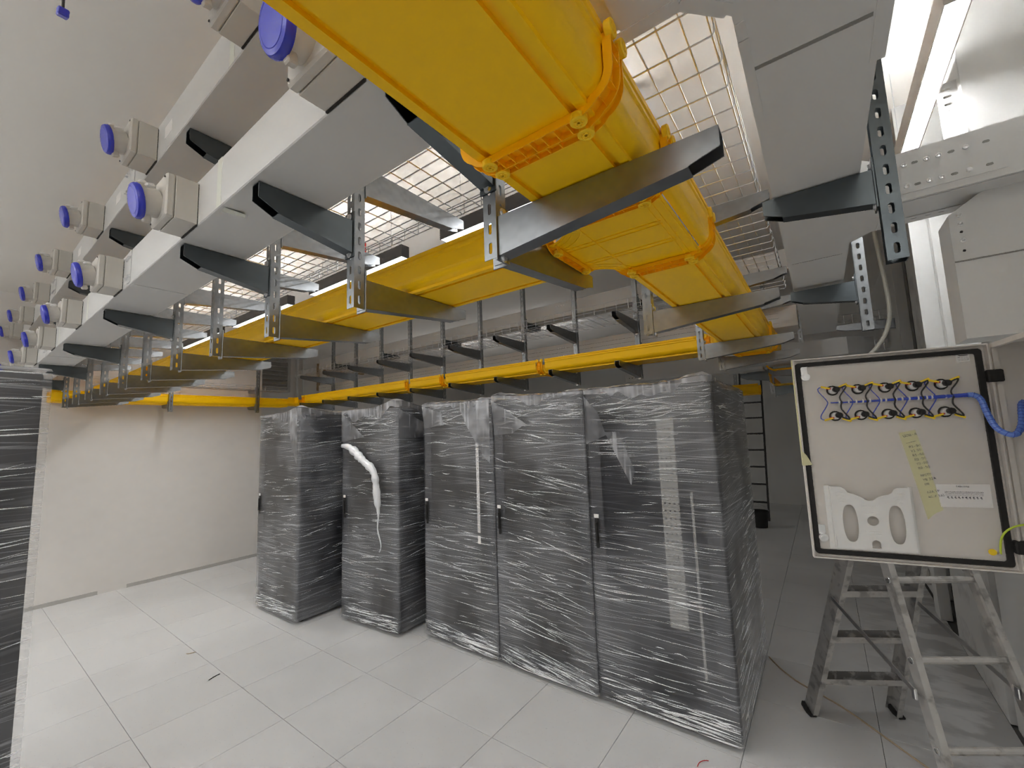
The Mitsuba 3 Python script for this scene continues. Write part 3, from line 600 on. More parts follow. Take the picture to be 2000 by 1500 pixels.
def make_rack(x0, x1, yf, depth, label, seed, turn=0, H=2.0, door='mesh', slope=0.0, nf=330, hood=.05, peak=(1, .06), handle=True, spread=.07, side_amp=1.0, flaps=()):
    t = thing('network_rack', label, 'network rack', 'film wrapped network racks'); W = x1 - x0
    M = M4(o=(x0, yf, 0)) @ rot((0, 0, 1), turn)
    mb = MB(); mb.rbox(0, W, .045, depth - .02, .035, H, .004); put(t, 'cabinet', mb.ply('rack_black'), M)
    fr = MB(); bw = .085
    fr.poly(sbox(0.004, .05, W - .004, H - .004).difference(sbox(bw, .16, W - bw, H - .14)), .03, M4((1, 0, 0), (0, 0, 1), (0, -1, 0), (0, .042, 0)))
    dk = put(t, 'door', fr.ply('rack_frame'), M)
    if door == 'mesh':
        hp = MB(); hp.box(bw, W - bw, .020, .024, .16, H - .14); put(dk, 'mesh_panel', hp.ply('rack_mesh'), M)
        vb = MB()
        for k in range(1, 4): vb.box(bw + k * (W - 2 * bw) / 4 - .002, bw + k * (W - 2 * bw) / 4 + .002, .016, .020, .16, H - .14)
        put(dk, 'stiffener', vb.ply('rack_frame'), M)
    else:
        hp = MB(); hp.box(bw, W - bw, .034, .038, .16, H - .14); put(dk, 'back_panel', hp.ply('rack_black'), M)
        rl = MB()
        rl.poly(sbox(.47, .55, .575, 1.8).difference(unary_union([slot(.49 + .028 * i, .6 + .045 * j, .012, .012) for i in range(4) for j in range(26)])), .003, M4((1, 0, 0), (0, 0, 1), (0, -1, 0), (0, .033, 0)))
        put(dk, 'mounting_rail', rl.ply('rack_light'), M, label='pale perforated rail behind the film')
        rl = MB().box(.64, .655, .03, .033, .3, 1.35); put(dk, 'mounting_rail', rl.ply('rack_light'), M)
    if handle:
        hd = MB(); hd.rbox(.030, .058, -.012, .012, .96, 1.16, .006); hd.rbox(.036, .052, -.026, -.012, 1.0, 1.13, .005); put(dk, 'handle', hd.ply('black_rubber'), M, label='black swing handle')
        put(dk, 'tag', MB().box(.028, .062, -.0135, -.012, 1.155, 1.18).ply('paper'), M, label='small white tag')
    sp = MB()
    for s, x in ((1, W), (-1, 0)): sp.rbox(min(x, x + s * .004), max(x, x + s * .004), .14, depth - .1, .10, H - .10, .0015)
    put(t, 'side_panel', sp.ply('rack_black'), M)
    if True:
        for zz in (.22, .95, 1.72):
            for yy in (.17, .62): put(t, 'panel_screw', MB().cyl(.006, .003, 8).ply('rack_light'), M @ M4((0, 1, 0), (0, 0, 1), (1, 0, 0), (W + .004, yy, zz)))
    for xx in (.06, W - .06):
        for yy in (.08, depth - .08): put(t, 'foot', MB().cyl(.022, .036, 12).ply('black_rubber'), M @ move((xx, yy, 0)))
    sx_ = .001 if side_amp < .5 else .004
    path = [(-sx_, depth), (-sx_, .0), (W + .004 * min(1, side_amp * 4), .0), (W + .004 * min(1, side_amp * 4), depth)]
    path = path[0:4]
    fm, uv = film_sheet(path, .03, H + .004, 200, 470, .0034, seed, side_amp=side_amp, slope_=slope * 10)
    fk = put(t, 'stretch_film', mikit.ply(fm.mesh(), 'film', True, uv=uv), M, label='clear stretch film with wrinkles and painted white highlights')
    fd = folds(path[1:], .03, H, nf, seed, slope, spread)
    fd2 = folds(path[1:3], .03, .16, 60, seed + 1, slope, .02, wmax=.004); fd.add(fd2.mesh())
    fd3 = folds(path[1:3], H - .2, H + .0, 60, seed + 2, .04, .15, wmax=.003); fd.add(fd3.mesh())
    put(fk, 'film_fold_glint', fd.ply('film_fold_glint', 40), M, kind='stuff')  # white ridges painted in place of specular streaks on the film
    # hood of crumpled film over the top, and its skirt
    nx_, ny_ = 46, 60; gx, gy = np.meshgrid(np.linspace(-.008, W + .010, nx_), np.linspace(-.008, depth, ny_), indexing='ij')
    cx, cy = (W, 0.0) if peak[0] > 0 else (0.0, .0)
    edge = np.clip(np.minimum(np.minimum(gx + .01, W + .01 - gx), gy + .01) / .05, 0, 1)
    zz = H + .006 + hood * .35 * meshkit.fbm(np.stack([gx * 7, gy * 6, np.full_like(gx, seed)], -1), 3) * edge + .012 * meshkit.noise(np.stack([gx * 30, gy * 9, np.full_like(gx, seed + 2.0)], -1))
    dd = np.hypot(gx - cx + .05 * np.sign(cx - .1), gy - cy - .04)
    zz += peak[1] * np.exp(-(dd / .16) ** 1.4)
    hm = MB().grid(np.stack([gx, gy, zz], -1)); uvh = np.stack([gx, gy], -1).reshape(-1, 2)
    # skirt
    nS = 12; sk = np.linspace(0, 1, nS); S = np.linspace(0, W + .6, 110)
    px = np.where(S < W, S, W + .009); py = np.where(S < W, -.0125, S - W)
    top = np.interp(px, np.linspace(-.008, W + .010, nx_), zz[:, 0]) if False else H + .010 + peak[1] * np.exp(-(np.hypot(px - cx + .05 * np.sign(cx - .1), py - cy - .04) / .16) ** 1.4)
    drop = .02 + peak[1] * .6 * np.exp(-np.hypot(px - cx, py) / .2) + .10 * np.clip(meshkit.fbm(np.stack([S * 5, np.zeros_like(S), np.full_like(S, seed + 4.0)], -1), 3) - .42, 0, 1) * 2.2
    P = np.stack([np.repeat(px[:, None], nS, 1), np.repeat(py[:, None], nS, 1), top[:, None] - drop[:, None] * sk[None]], -1)
    wob = .006 * meshkit.noise(np.stack([np.repeat(S[:, None] * 30, nS, 1), np.repeat(sk[None] * 2, len(S), 0), np.full((len(S), nS), seed + 6.0)], -1))
    P[..., 1] -= np.where(S < W, 1, 0)[:, None] * wob; P[..., 0] += np.where(S < W, 0, 1)[:, None] * wob * side_amp
    uvs = np.stack([np.repeat(S[:, None], nS, 1), P[..., 2]], -1).reshape(-1, 2)
    hm.grid(P)
    put(t, 'film_hood', mikit.ply(hm.mesh(), 'film_hood', True, uv=np.vstack([uvh, uvs])), M, label='cloudy crumpled film over the top')
    for fl_ in flaps:                                          # loose triangular flaps lying on the front or the right side
        face, pts = fl_[0], np.array(fl_[1:], float)
        tri = trimesh.creation.triangulate_polygon(Polygon(pts), engine='earcut'); fv, ff = trimesh.remesh.subdivide_to_size(np.column_stack([tri[0], np.zeros(len(tri[0]))]), tri[1], .03)
        wv_ = .014 + .006 * meshkit.noise(np.column_stack([fv[:, :2] * [22, 9], np.full(len(fv), seed + 9.0)]))
        X3 = np.column_stack([fv[:, 0], -wv_, fv[:, 1]]) if face == 'f' else np.column_stack([W + wv_ * max(side_amp, .2), fv[:, 0], fv[:, 1]])
        put(t, 'film_flap', mikit.ply((X3, ff), 'film_hood', True, uv=fv[:, :2].copy()), M, label='loose cloudy flap of film')
    return t, M
make_rack(1.515, 2.33, 1.302, 1.0, 'leftmost freestanding dark network rack, wrapped in clear film, standing apart near the far wall', 3, turn=.8, nf=260, slope=.10, peak=(1, .06), flaps=(('s', (0, 1.99), (.16, 1.80), (0, 1.74)), ('f', (.60, 2.0), (.80, 2.0), (.80, 1.5), (.69, 1.68))))
r2, M2 = make_rack(2.593, 3.373, 1.622, 1.0, 'second wrapped dark rack from the left, a torn twist of film hanging down its front', 8, turn=4.2, nf=300, slope=.03, peak=(1, .075), flaps=(('f', (0, 1.99), (.34, 1.74), (0, 1.70)), ('s', (0, 1.99), (.55, 1.78), (.5, 1.72), (0, 1.72))))
make_rack(3.552, 4.362, 1.83, 1.2, 'third wrapped dark network rack from the left, a paper strip showing behind its film', 15, nf=340, slope=-.02, hood=.09, peak=(-1, .01), side_amp=.12, flaps=(('f', (0, 2.0), (.25, 1.93), (.28, 1.82), (.03, 1.80)), ('f', (.45, 2.0), (.80, 2.01), (.79, 1.5), (.72, 1.56), (.55, 1.8))))
make_rack(4.372, 5.178, 1.83, 1.2, 'fourth wrapped dark network rack from the left, densely streaked with white film wrinkles', 22, nf=620, slope=-.13, hood=.08, peak=(-1, .03), spread=.09, side_amp=.12, flaps=(('f', (0, 2.0), (.33, 1.80), (.2, 1.73), (.02, 1.72)),))
make_rack(5.19, 5.996, 1.836, 1.2, 'rightmost and nearest wrapped network rack, side panel facing the ladder', 31, nf=480, slope=.01, door='glass', hood=.08, peak=(1, .03), spread=.045, side_amp=1.0, flaps=(('f', (.14, 1.72), (.24, 1.72), (.33, 1.47), (.30, 1.38)), ('f', (0, 1.97), (.10, 1.85), (.15, 1.70), (0, 1.64))))
make_rack(3.585, 4.385, -1.79, 1.2, 'wrapped black network rack cut off by the left edge of the picture', 44, nf=420, slope=.10, hood=.06, peak=(-1, .0), handle=False)
# torn twist of film on the second rack
tw = smooth_path([(.02, -.022, 1.66), (.20, -.035, 1.62), (.40, -.05, 1.50), (.52, -.055, 1.42), (.55, -.05, 1.30), (.57, -.05, 1.15), (.575, -.045, 1.0), (.56, -.04, .90), (.59, -.035, .80), (.57, -.03, .70)], 6)
rad = np.interp(np.linspace(0, 1, len(tw)), [0, .15, .35, .5, .62, .68, .75, 1], [.018, .03, .03, .026, .026, .018, .006, .003]) * (1 + .5 * nrs.rand(len(tw)))
put(r2, 'film_twist', MB().tube(tw, rad, 7).ply('film_fold_glint', True), M2, label='torn twist of film hanging down the front')
# strips on the third rack
put('network_rack_002', 'paper_strip', MB().box(4.185, 4.215, 1.824, 1.826, .86, 1.66).ply('paper'), label='vertical paper strip')

# ------------------------------------------------------------------ control panel with open door
HX, HY = 6.915, 1.02; DX = np.array([-.981, -.192, 0]); DN = np.array([.192, -.981, 0])
DM = M4(DX, (0, 0, 1), -DN if False else DN, (HX, HY, 0))        # local: x along the door from the hinge, y up, z towards the viewer
panel = thing('control_panel', 'beige steel control panel with its door swung open beside the step ladder', 'control panel')
BZ0, BZ1 = 1.305, 1.957
ex = np.array([.09, -.996, 0]); ey = np.array([.996, .09, 0])
PB = M4(ex, (0, 0, 1), ey, (6.925, 1.028, 0))                      # local: x along the opening towards the camera, y up, z into the box
bmb = MB(); wdt, dep = .50, .20
bmb.box(0, wdt, BZ0, BZ1, dep - .002, dep); bmb.box(0, .002, BZ0, BZ1, 0, dep); bmb.box(wdt - .002, wdt, BZ0, BZ1, 0, dep); bmb.box(0, wdt, BZ0, BZ0 + .002, 0, dep); bmb.box(0, wdt, BZ1 - .002, BZ1, 0, dep)
for a in ((0, .014, BZ0, BZ1), (wdt - .014, wdt, BZ0, BZ1)): bmb.box(*a, 0, .012)
for a in ((0, wdt, BZ0, BZ0 + .014), (0, wdt, BZ1 - .014, BZ1)): bmb.box(*a, 0, .012)
put(panel, 'enclosure', bmb.ply('panel_paint'), PB)
put(panel, 'mounting_plate', MB().box(.03, wdt - .03, BZ0 + .03, BZ1 - .03, dep - .02, dep - .017).ply('trunk_inside'), PB)
put(panel, 'rail', MB().box(.03, wdt - .03, 1.735, 1.77, dep - .03, dep - .02).ply('zinc_wire'), PB)
put(panel, 'terminal_block', MB().rbox(.10, .24, 1.70, 1.80, dep - .09, dep - .03, .004).ply('black_rubber'), PB)
door = put(panel, 'door', MB().box(0, .486, BZ0, BZ1, -.003, 0).box(0, .004, BZ0, BZ1, 0, .018).box(.482, .486, BZ0, BZ1, 0, .018).box(0, .486, BZ0, BZ0 + .004, 0, .018).box(0, .486, BZ1 - .004, BZ1, 0, .018).ply('panel_paint'), DM)
gk = sbox(.012, BZ0 + .012, .478, BZ1 - .012).buffer(0).difference(sbox(.027, BZ0 + .025, .463, BZ1 - .025).buffer(.006).buffer(-.004))
gk = sbox(.022, BZ0 + .022, .468, BZ1 - .022).buffer(.010).difference(sbox(.032, BZ0 + .032, .458, BZ1 - .032).buffer(.006))
put(door, 'gasket', MB().poly(gk, .008, DM).ply('black_rubber'), label='black rubber gasket')
for z in (1.375, 1.86):
    hb = MB(); hb.rbox(-.022, .012, z - .018, z + .018, .004, .024, .003); put(door, 'hinge', hb.ply('black_rubber'), DM, label='black hinge')
for z in (1.90, 1.374):
    lb = MB(); lb.rbox(.444, .464, z, z + .036, 0, .004, .001); lb.cyl(.013, .014, 14, move((.453, z - .004, 0))); lb.cyl(.008, .02, 6, move((.453, z - .004, 0))); put(door, 'latch', lb.ply('bright_zinc', 30), DM, label='zinc plated latch')
lampX = (.3815, .314, .245, .178, .110); rowZ = (1.845, 1.761)
lens = MB().lathe([(.0125, 0), (.0165, 0), (.0165, .004), (.0125, .004)], 20).ply('black_rubber', 30)
core = MB().lathe([(.0001, .016), (.0105, .016), (.0115, .012), (.0115, 0)], 16).ply('white_plastic', 30)
nut = MB().cyl(.0095, .026, 8).cyl(.0065, .034, 8).ply('black_rubber')
def D(path, r, mat, part, parent, lab=None, n=6, dense=6):
    return put(parent, part, MB().tube(smooth_path(path, dense), r, n).ply(mat, True), DM, label=lab)
mark = MB().cyl(.0034, .024, 7, M4((0, 1, 0), (0, 0, 1), (1, 0, 0), (-.012, 0, 0))).ply('yellow_mark', 30)
red_end = MB().cyl(.0026, .012, 6, M4((0, 1, 0), (0, 0, 1), (1, 0, 0), (-.006, 0, 0))).ply('red_wire', 30)
loom = [(.392, 1.805, .012), (.295, 1.804, .013), (.187, 1.806, .014), (.105, 1.807, .015), (.060, 1.808, .016)]
harness = put(door, 'wire_loom', MB().tube(smooth_path(loom, 8), np.linspace(.002, .0062, 33), 8).ply('blue_wire', True), DM, label='blue bundle of wires')
tie = MB().lathe([(.0045, -.002), (.0072, -.002), (.0072, .002), (.0045, .002)], 10, M4((0, 1, 0), (0, 0, 1), (1, 0, 0))).ply('white_plastic', 30)
for x in (.37, .345, .325, .308, .29, .262, .25, .225, .21, .193, .172, .152, .14, .108, .098): put(door, 'cable_tie', tie, DM @ move((x, 1.8045 + (.39 - x) * .008, .013)))
for r_, z in enumerate(rowZ):
    sg = 1 if r_ == 0 else -1
    for k, x in enumerate(lampX):
        L_ = put(door, 'lamp_holder', lens, DM @ move((x, z, 0)), label='panel lamp holder with a black nut')
        C0 = DM @ move((x, z, 0)); put(L_, 'core', core, C0); put(L_, 'nut', nut, C0 @ move((-.006, .002, .004)))
        # one wire out to each side, marked with a yellow sleeve, one blue and one black drop to the loom
        xa, xb, zz = x + .022, x - .026, z + sg * .010
        for xe, s in ((xa, 1), (xb, -1)):
            m_ = DM @ move((xe, zz + (sg * .004 if s < 0 else 0), .018)) @ rot((0, 0, 1), (-18 if s > 0 else 24) * sg * -1)
            put(L_, 'wire_marker', mark, m_, label='yellow wire marker')
        put(L_, 'ferrule', red_end, DM @ move((x + .013, z + sg * .006, .018)))
        D([(x + .034, zz + sg * .002, .018), (x + .042, zz - sg * .004, .016), (x + .036, (zz + 1.805) / 2 + sg * .006, .013), (x + .022, 1.805 + sg * .010, .012), (x + .018, 1.805, .013)], .0014, 'blue_wire', 'blue_wire', L_)
        D([(x - .008, z + sg * .003, .024), (x - .022, zz - sg * .001, .022), (x - .034, zz + sg * .003, .018), (x - .026, zz - sg * .014, .018), (x - .016, (z + 1.805) / 2, .016), (x - .018, 1.805, .020)], .0022, 'black_wire', 'black_wire', L_)
cable = [(.060, 1.808, .016), (.040, 1.800, .022), (.034, 1.77, .03), (.030, 1.735, .04), (.018, 1.700, .055), (.0, 1.690, .065), (-.02, 1.705, .055), (-.04, 1.745, .03), (-.075, 1.79, -.02)]
put(panel, 'spiral_cable', MB().tube(smooth_path(cable, 10), .0075, 10).ply('blue_wrap', True), DM, label='blue cable in spiral wrap bridging the hinge')
sw = MB(); pth = smooth_path(cable, 16)
for i in range(3, len(pth) - 3, 5):
    tt_ = pth[i + 1] - pth[i - 1]; tt_ /= np.linalg.norm(tt_); u_ = np.cross(tt_, [0, 0, 1]); u_ /= np.linalg.norm(u_); w_ = np.cross(tt_, u_)
    sw.tube([pth[i] + .0078 * (math.cos(a) * u_ + math.sin(a) * w_) + tt_ * .004 * a / 6.3 for a in np.linspace(0, 2 * math.pi, 9)], .0008, 4)
put('control_panel__spiral_cable', 'wrap_turn', sw.ply('blue_wire', True), DM, kind='stuff')
def plate(part, pts, mat, z0=.0004, th=.0006, lab=None, parent=door): return put(parent, part, MB().poly(Polygon(pts), th, DM, 0).ply(mat) if z0 == 0 else MB().poly(Polygon(pts), th, DM @ move((0, 0, z0))).ply(mat), label=lab)
tp = plate('tape_note', [(.2255, 1.700), (.185, 1.709), (.172, 1.64), (.158, 1.55), (.146, 1.468), (.166, 1.457), (.184, 1.438), (.196, 1.52), (.212, 1.62)], 'tape', lab='strip of yellow masking tape with handwriting')
def write(parent, text, x, y, h, ang=0, mat='ink', z=.0012, bold=False, d=.0003):
    tm = meshkit.text_mesh(text, h, d, bold)
    R = DM @ move((x, y, z)) @ M4((-1, 0, 0), (0, 1, 0), (0, 0, 1)) @ rot((0, 0, 1), ang)
    return tm, R
ink = MB()
for txt, x, y, h in (('UDB-A', .216, 1.686, .0075), ('R1-50', .205, 1.653, .0065), ('Y1 50', .202, 1.640, .0065), ('B1-50', .199, 1.627, .0065), ('R2-50', .196, 1.614, .0065), ('Y2-50', .193, 1.601, .0065), ('B2-50', .190, 1.588, .0065), ('RB}TP', .187, 1.566, .0065), ('YB 32A', .183, 1.553, .0065), ('BR', .180, 1.540, .0065), ('63A TP', .178, 1.516, .0065), ('4C X 16)', .176, 1.502, .0065)):
    tm, R = write(tp, txt, x, y, h, 12); ink.add(tm, R)
a_, b_ = (.211, 1.668), (.186, 1.676)
ink.add(trimesh.creation.box((.026, .0008, .0003)), DM @ move((.1985, 1.6715, .0012)) @ rot((0, 0, 1), -17))
put(tp, 'handwriting', ink.ply('ink'), label='handwriting in black ink')
lbp = plate('printed_label', [(.156, 1.544), (.036, 1.546), (.036, 1.479), (.150, 1.478)], 'paper', lab='white printed label with a row of small symbols')
pr = MB()
tm, R = write(lbp, 'TABLETAS', .111, 1.5365, .0042, 0, bold=True); pr.add(tm, R)
for y_ in (1.5165, 1.5125, 1.519): pr.add(trimesh.creation.box((.085, .0006, .0003)), DM @ move((.095, y_, .0012)))
for k in range(20): pr.add(trimesh.creation.box((.0042, .0012, .0003)), DM @ move((.136 - k * .0043, 1.5225, .0012)) @ rot((0, 0, 1), 30))
for k in range(10): pr.add(trimesh.creation.cylinder(radius=.0022, height=.0003, sections=6), DM @ move((.131 - k * .008, 1.507, .0012))); pr.add(trimesh.creation.box((.004, .0012, .0003)), DM @ move((.130 - k * .008, 1.5035, .0012)))
put(lbp, 'print', pr.ply('ink'))
st = plate('sticker', [(.067, 1.931), (.036, 1.932), (.037, 1.910), (.067, 1.908)], 'paper', lab='small white rating sticker')
pr = MB(); pr.add(trimesh.creation.box((.022, .0018, .0003)), DM @ move((.051, 1.928, .0012)))
for k in range(3):
    for j in range(4): pr.add(trimesh.creation.box((.0045, .0010, .0003)), DM @ move((.061 - j * .0066, 1.9225 - k * .0045, .0012)))
put(st, 'print', pr.ply('ink'))
# document pocket
pk = Polygon([(.424, 1.535), (.395, 1.5335), (.386, 1.528), (.378, 1.516), (.360, 1.5105), (.345, 1.503), (.335, 1.4945), (.326, 1.492), (.315, 1.4945), (.305, 1.503), (.293, 1.509), (.277, 1.5125), (.268, 1.518), (.262, 1.529), (.254, 1.5335), (.225, 1.5335), (.228, 1.346), (.420, 1.346)])
ov = lambda cx, cy: Polygon([(cx + .0195 * math.copysign(abs(math.cos(a)) ** .75, math.cos(a)), cy + .0575 * math.copysign(abs(math.sin(a)) ** .9, math.sin(a))) for a in np.linspace(0, 2 * math.pi, 28)[:-1]])
pk = pk.difference(unary_union([ov(.3795, 1.4215), ov(.2645, 1.4225), Point(.3225, 1.431).buffer(.0145), unary_union([sbox(.310, 1.348, .332, 1.362), Point(.321, 1.362).buffer(.011)])]))
poc = put(door, 'document_pocket', MB().poly(pk, .0022, DM @ move((0, 0, .022))).ply('white_plastic'), label='white plastic document pocket with oval cut-outs')
fb = MB(); 
for x0, x1, y0, y1 in ((.424, .436, 1.336, 1.535), (.213, .225, 1.336, 1.535), (.213, .436, 1.334, 1.346)): fb.add(trimesh.creation.box((x1 - x0, y1 - y0, .003)), DM @ move(((x0 + x1) / 2, (y0 + y1) / 2, .0016)))
for x0, x1, y0, y1 in ((.421, .424, 1.342, 1.535), (.225, .228, 1.342, 1.535), (.225, .424, 1.342, 1.346)): fb.add(trimesh.creation.box((x1 - x0, y1 - y0, .024)), DM @ move(((x0 + x1) / 2, (y0 + y1) / 2, .012)))
put(poc, 'flange', fb.ply('white_plastic'))
rb = MB()
for cx, s in ((.396, 1), (.252, -1)):
    for k in range(4): rb.tube([tuple((DM @ np.array([cx + s * (.014 - .002 * k) * q, 1.518 - .009 * k - .004 * abs(q - .2), .0245, 1]))[:3]) for q in np.linspace(-1, 1, 6)], .0011, 5)
for y_ in (1.476, 1.455, 1.398, 1.391): rb.tube([tuple((DM @ np.array([x_, y_, .0243, 1]))[:3]) for x_ in (.345, .305)], .0009, 5)
put(poc, 'embossed_rib', rb.ply('white_plastic', True))
put(door, 'earth_stud', MB().cyl(.005, .012, 8).ply('bright_zinc'), DM @ move((.040, 1.353, 0)))
put(door, 'earth_tag', MB().cyl(.009, .002, 12).ply('yellow_mark'), DM @ move((.055, 1.356, .006)), label='yellow earth tag')
put(panel, 'earth_wire', MB().tube(smooth_path([(.040, 1.353, .010), (.039, 1.385, .016), (.030, 1.415, .022), (.010, 1.435, .03), (-.03, 1.44, .02), (-.07, 1.43, -.03)], 8), .0026, 7).ply('green_yellow', True), DM, label='yellow green earth wire')
put(panel, 'earth_wire', MB().tube(smooth_path([(-.010, 1.31, .03), (-.012, 1.28, .04), (-.03, 1.25, .05), (-.06, 1.24, .04)], 8), .0034, 7).ply('green_yellow', True), DM)
put(panel, 'green_wire', MB().tube(smooth_path([(.235, 2.0, .05), (.215, 1.93, .05), (.195, 1.86, .06), (.19, 1.80, .06), (.21, 1.74, .07), (.25, 1.70, .09)], 8), .0045, 7).ply('green_wire', True), PB, label='bright green wire in the enclosure')
put(panel, 'tape_strip', MB().poly(Polygon([(.486, 1.60), (.488, 1.60), (.488, BZ1), (.486, BZ1)]), .016, DM).poly(Polygon([(.488, 1.60), (.462, 1.603), (.476, 1.635), (.488, 1.65)]), .0006, DM @ move((0, 0, .019))).ply('tape'), label='peeling masking tape along the door edge')
put(panel, 'backing_frame', MB().rbox(7.125, 7.22, .52, 1.02, 1.2, 2.05, .003).ply('white_panel'))

# ------------------------------------------------------------------ step ladder
lad = thing('step_ladder', 'worn aluminium step ladder standing behind the open panel door', 'ladder')
P0, P1, P2, P3 = (np.array(q) for q in ([6.271, 2.422, 0], [6.631, 1.96, 1.45], [6.691, 2.671, 0], [6.925, 2.135, 1.45]))
Q0, Q2 = np.array([6.802, 1.523, 0]), np.array([7.228 - .05, 1.776, 0])
Q1, Q3 = P1 + [.0, -.03, -.03], P3 + [.0, -.03, -.03]
def beam(a, b, w, h, side, th=.0):
    """A bar from a to b, w wide along side, h deep across it."""
    d = (b - a) / np.linalg.norm(b - a); s = side - d * (side @ d); s /= np.linalg.norm(s); u = np.cross(d, s)
    return trimesh.convex.convex_hull(np.array([p + s * i * w / 2 + u * j * h / 2 for p in (a, b) for i in (-1, 1) for j in (-1, 1)]))
wv = (P2 - P0) / np.linalg.norm(P2 - P0)
def channel_beam(a, b, w, h, side, sgn):
    d = (b - a) / np.linalg.norm(b - a); s = side - d * (side @ d); s /= np.linalg.norm(s); u = np.cross(d, s); mb = MB()
    mb.add(beam(a, b, .003, h, side))
    for j in (-1, 1): mb.add(beam(a + u * j * (h / 2 - .0015) + s * sgn * w / 2, b + u * j * (h / 2 - .0015) + s * sgn * w / 2, w, .003, side))
    return mb
for a, b, sg in ((P0, P1, 1), (P2, P3, -1)):
    put(lad, 'tread_rail', channel_beam(a, b, .028, .085, wv, sg).ply('worn_aluminium'))
    put(lad, 'foot', MB().add(beam(a - [0, 0, .0] , a + (b - a) * .018, .034, .092, wv)).ply('black_rubber'), label='black rubber foot')
for a, b, sg in ((Q0, Q1, 1), (Q2, Q3, -1)):
    put(lad, 'rung_rail', channel_beam(a, b, .026, .05, wv, sg).ply('worn_aluminium'))
    put(lad, 'foot', MB().add(beam(a, a + (b - a) * .018, .032, .056, wv)).ply('black_rubber'))
for z in (.265, .545, .83, 1.11):
    a, b = P0 + (P1 - P0) * z / 1.45, P2 + (P3 - P2) * z / 1.45; fw_ = np.cross(wv, [0, 0, 1]); 
    tr = MB(); tr.add(beam(a, b, .0035, .085, np.array([0, 0, 1.0])))
    tk = put(lad, 'tread', tr.ply('worn_tread'), label='flat worn tread')
    fr = MB()
    for s in (-1, 1): fr.add(beam(a + fw_ * s * .042 - [0, 0, .014], b + fw_ * s * .042 - [0, 0, .014], .030, .003, np.array([0, 0, 1.0])))
    put(tk, 'lip', fr.ply('worn_aluminium'))
for z in (.12, .418, .712, 1.01):
    f_ = z / 1.42; a, b = Q0 + (Q1 - Q0) * f_, Q2 + (Q3 - Q2) * f_
    rg_ = MB(); rg_.tube([a, b], .0145, 10)
    for k in range(5): rg_.tube([a + [0, 0, .0] + np.array([math.cos(.6 + .5 * k), 0, math.sin(.6 + .5 * k)]) * .0145, b + np.array([math.cos(.6 + .5 * k), 0, math.sin(.6 + .5 * k)]) * .0145], .0014, 4)
    put(lad, 'rung', rg_.ply('worn_aluminium', 30))
    for q, s in ((a, -1),): put(lad, 'rivet', MB().lathe([(.008, 0), (.014, 0), (.013, .003), (.008, .003)], 14, M4(np.cross(wv, [0, 0, 1]), (0, 0, 1), wv * s, q + wv * s * .003)).ply('bright_zinc', 30))
for (a0, a1, b0, b1) in ((P0, P1, Q0, Q1), (P2, P3, Q2, Q3)):
    a = a0 + (a1 - a0) * .78 / 1.45 - wv * .018; b = b0 + (b1 - b0) * .60 / 1.42 - wv * .018
    br = put(lad, 'brace', MB().add(beam(a, b, .004, .022, wv)).ply('aluminium'), label='diagonal locking brace')
    put(br, 'latch', MB().rbox(-.01, .01, -.022, .022, -.006, .006, .003, M4(np.cross(wv, [0, 0, 1]), (0, 0, 1), wv, b - wv * .008)).ply('bright_zinc'))
put(lad, 'top_plate', MB().add(beam((P1 + Q1) / 2 + [0, 0, .02], (P3 + Q3) / 2 + [0, 0, .02], .03, .14, np.array([0, 0, 1.0]))).ply('worn_aluminium'))

# ------------------------------------------------------------------ small things on the floor
def floor_cable(name, label, cat, pts, r, mat, n=7):
    k = thing(name, label, cat); scene[k] = MB().tube(smooth_path(pts, 10), r, n).ply(mat, True)
Z_ = .005
floor_cable('cable', 'tan cable trailing across the floor tiles under the step ladder', 'cable', [(6.02, 2.98, Z_), (6.08, 2.88, Z_), (6.22, 2.72, Z_), (6.40, 2.60, Z_), (6.55, 2.46, Z_), (6.68, 2.32, Z_), (6.80, 2.20, Z_), (6.90, 2.14, .03), (6.98, 2.22, .06), (7.0, 2.12, .03), (6.95, 2.02, Z_), (6.86, 2.06, Z_), (6.80, 2.14, Z_ + .009), (6.84, 2.2, Z_)], .0045, 'tan_cable')
floor_cable('wire_scrap', 'small red wire scrap on the tiles in front of the nearest rack', 'wire scrap', [(5.82, 1.62, .002), (5.83, 1.66, .006), (5.86, 1.69, .003)], .0018, 'red_wire', 5)
floor_cable('wire_scrap', 'tiny pale curl of plastic on the tiles of the empty aisle', 'wire scrap', [(2.05, .545, .002), (2.08, .56, .004), (2.085, .60, .002)], .003, 'tan_cable', 5)
floor_cable('wire_scrap', 'tiny dark twig of wire on the tiles of the empty aisle', 'wire scrap', [(2.68, .50, .002), (2.66, .55, .003), (2.655, .58, .002)], .003, 'black_wire', 5)
tube_ = thing('floor_hose', 'dark flexible hose curving on the floor at the lower right corner', 'hose'); scene[tube_] = MB().tube(smooth_path([(6.90, 1.70, .02), (6.97, 1.85, .02), (7.05, 1.93, .02), (7.13, 1.95, .02), (7.19, 1.90, .02)], 10), .018, 10).ply('grey_hose', True)
ct = thing('cardboard_carton', 'small cardboard box on the floor in the lower right corner', 'carton')
put(ct, 'box', MB().rbox(6.95, 7.15, 1.38, 1.58, 0, .10, .002).ply('carton'))
floor_cable('wire_scrap', 'loop of red wire lying in the box at the lower right corner', 'wire scrap', [(7.0, 1.45, .105), (7.05, 1.50, .108), (7.11, 1.47, .106), (7.06, 1.42, .108), (7.01, 1.44, .106)], .003, 'red_wire', 6)
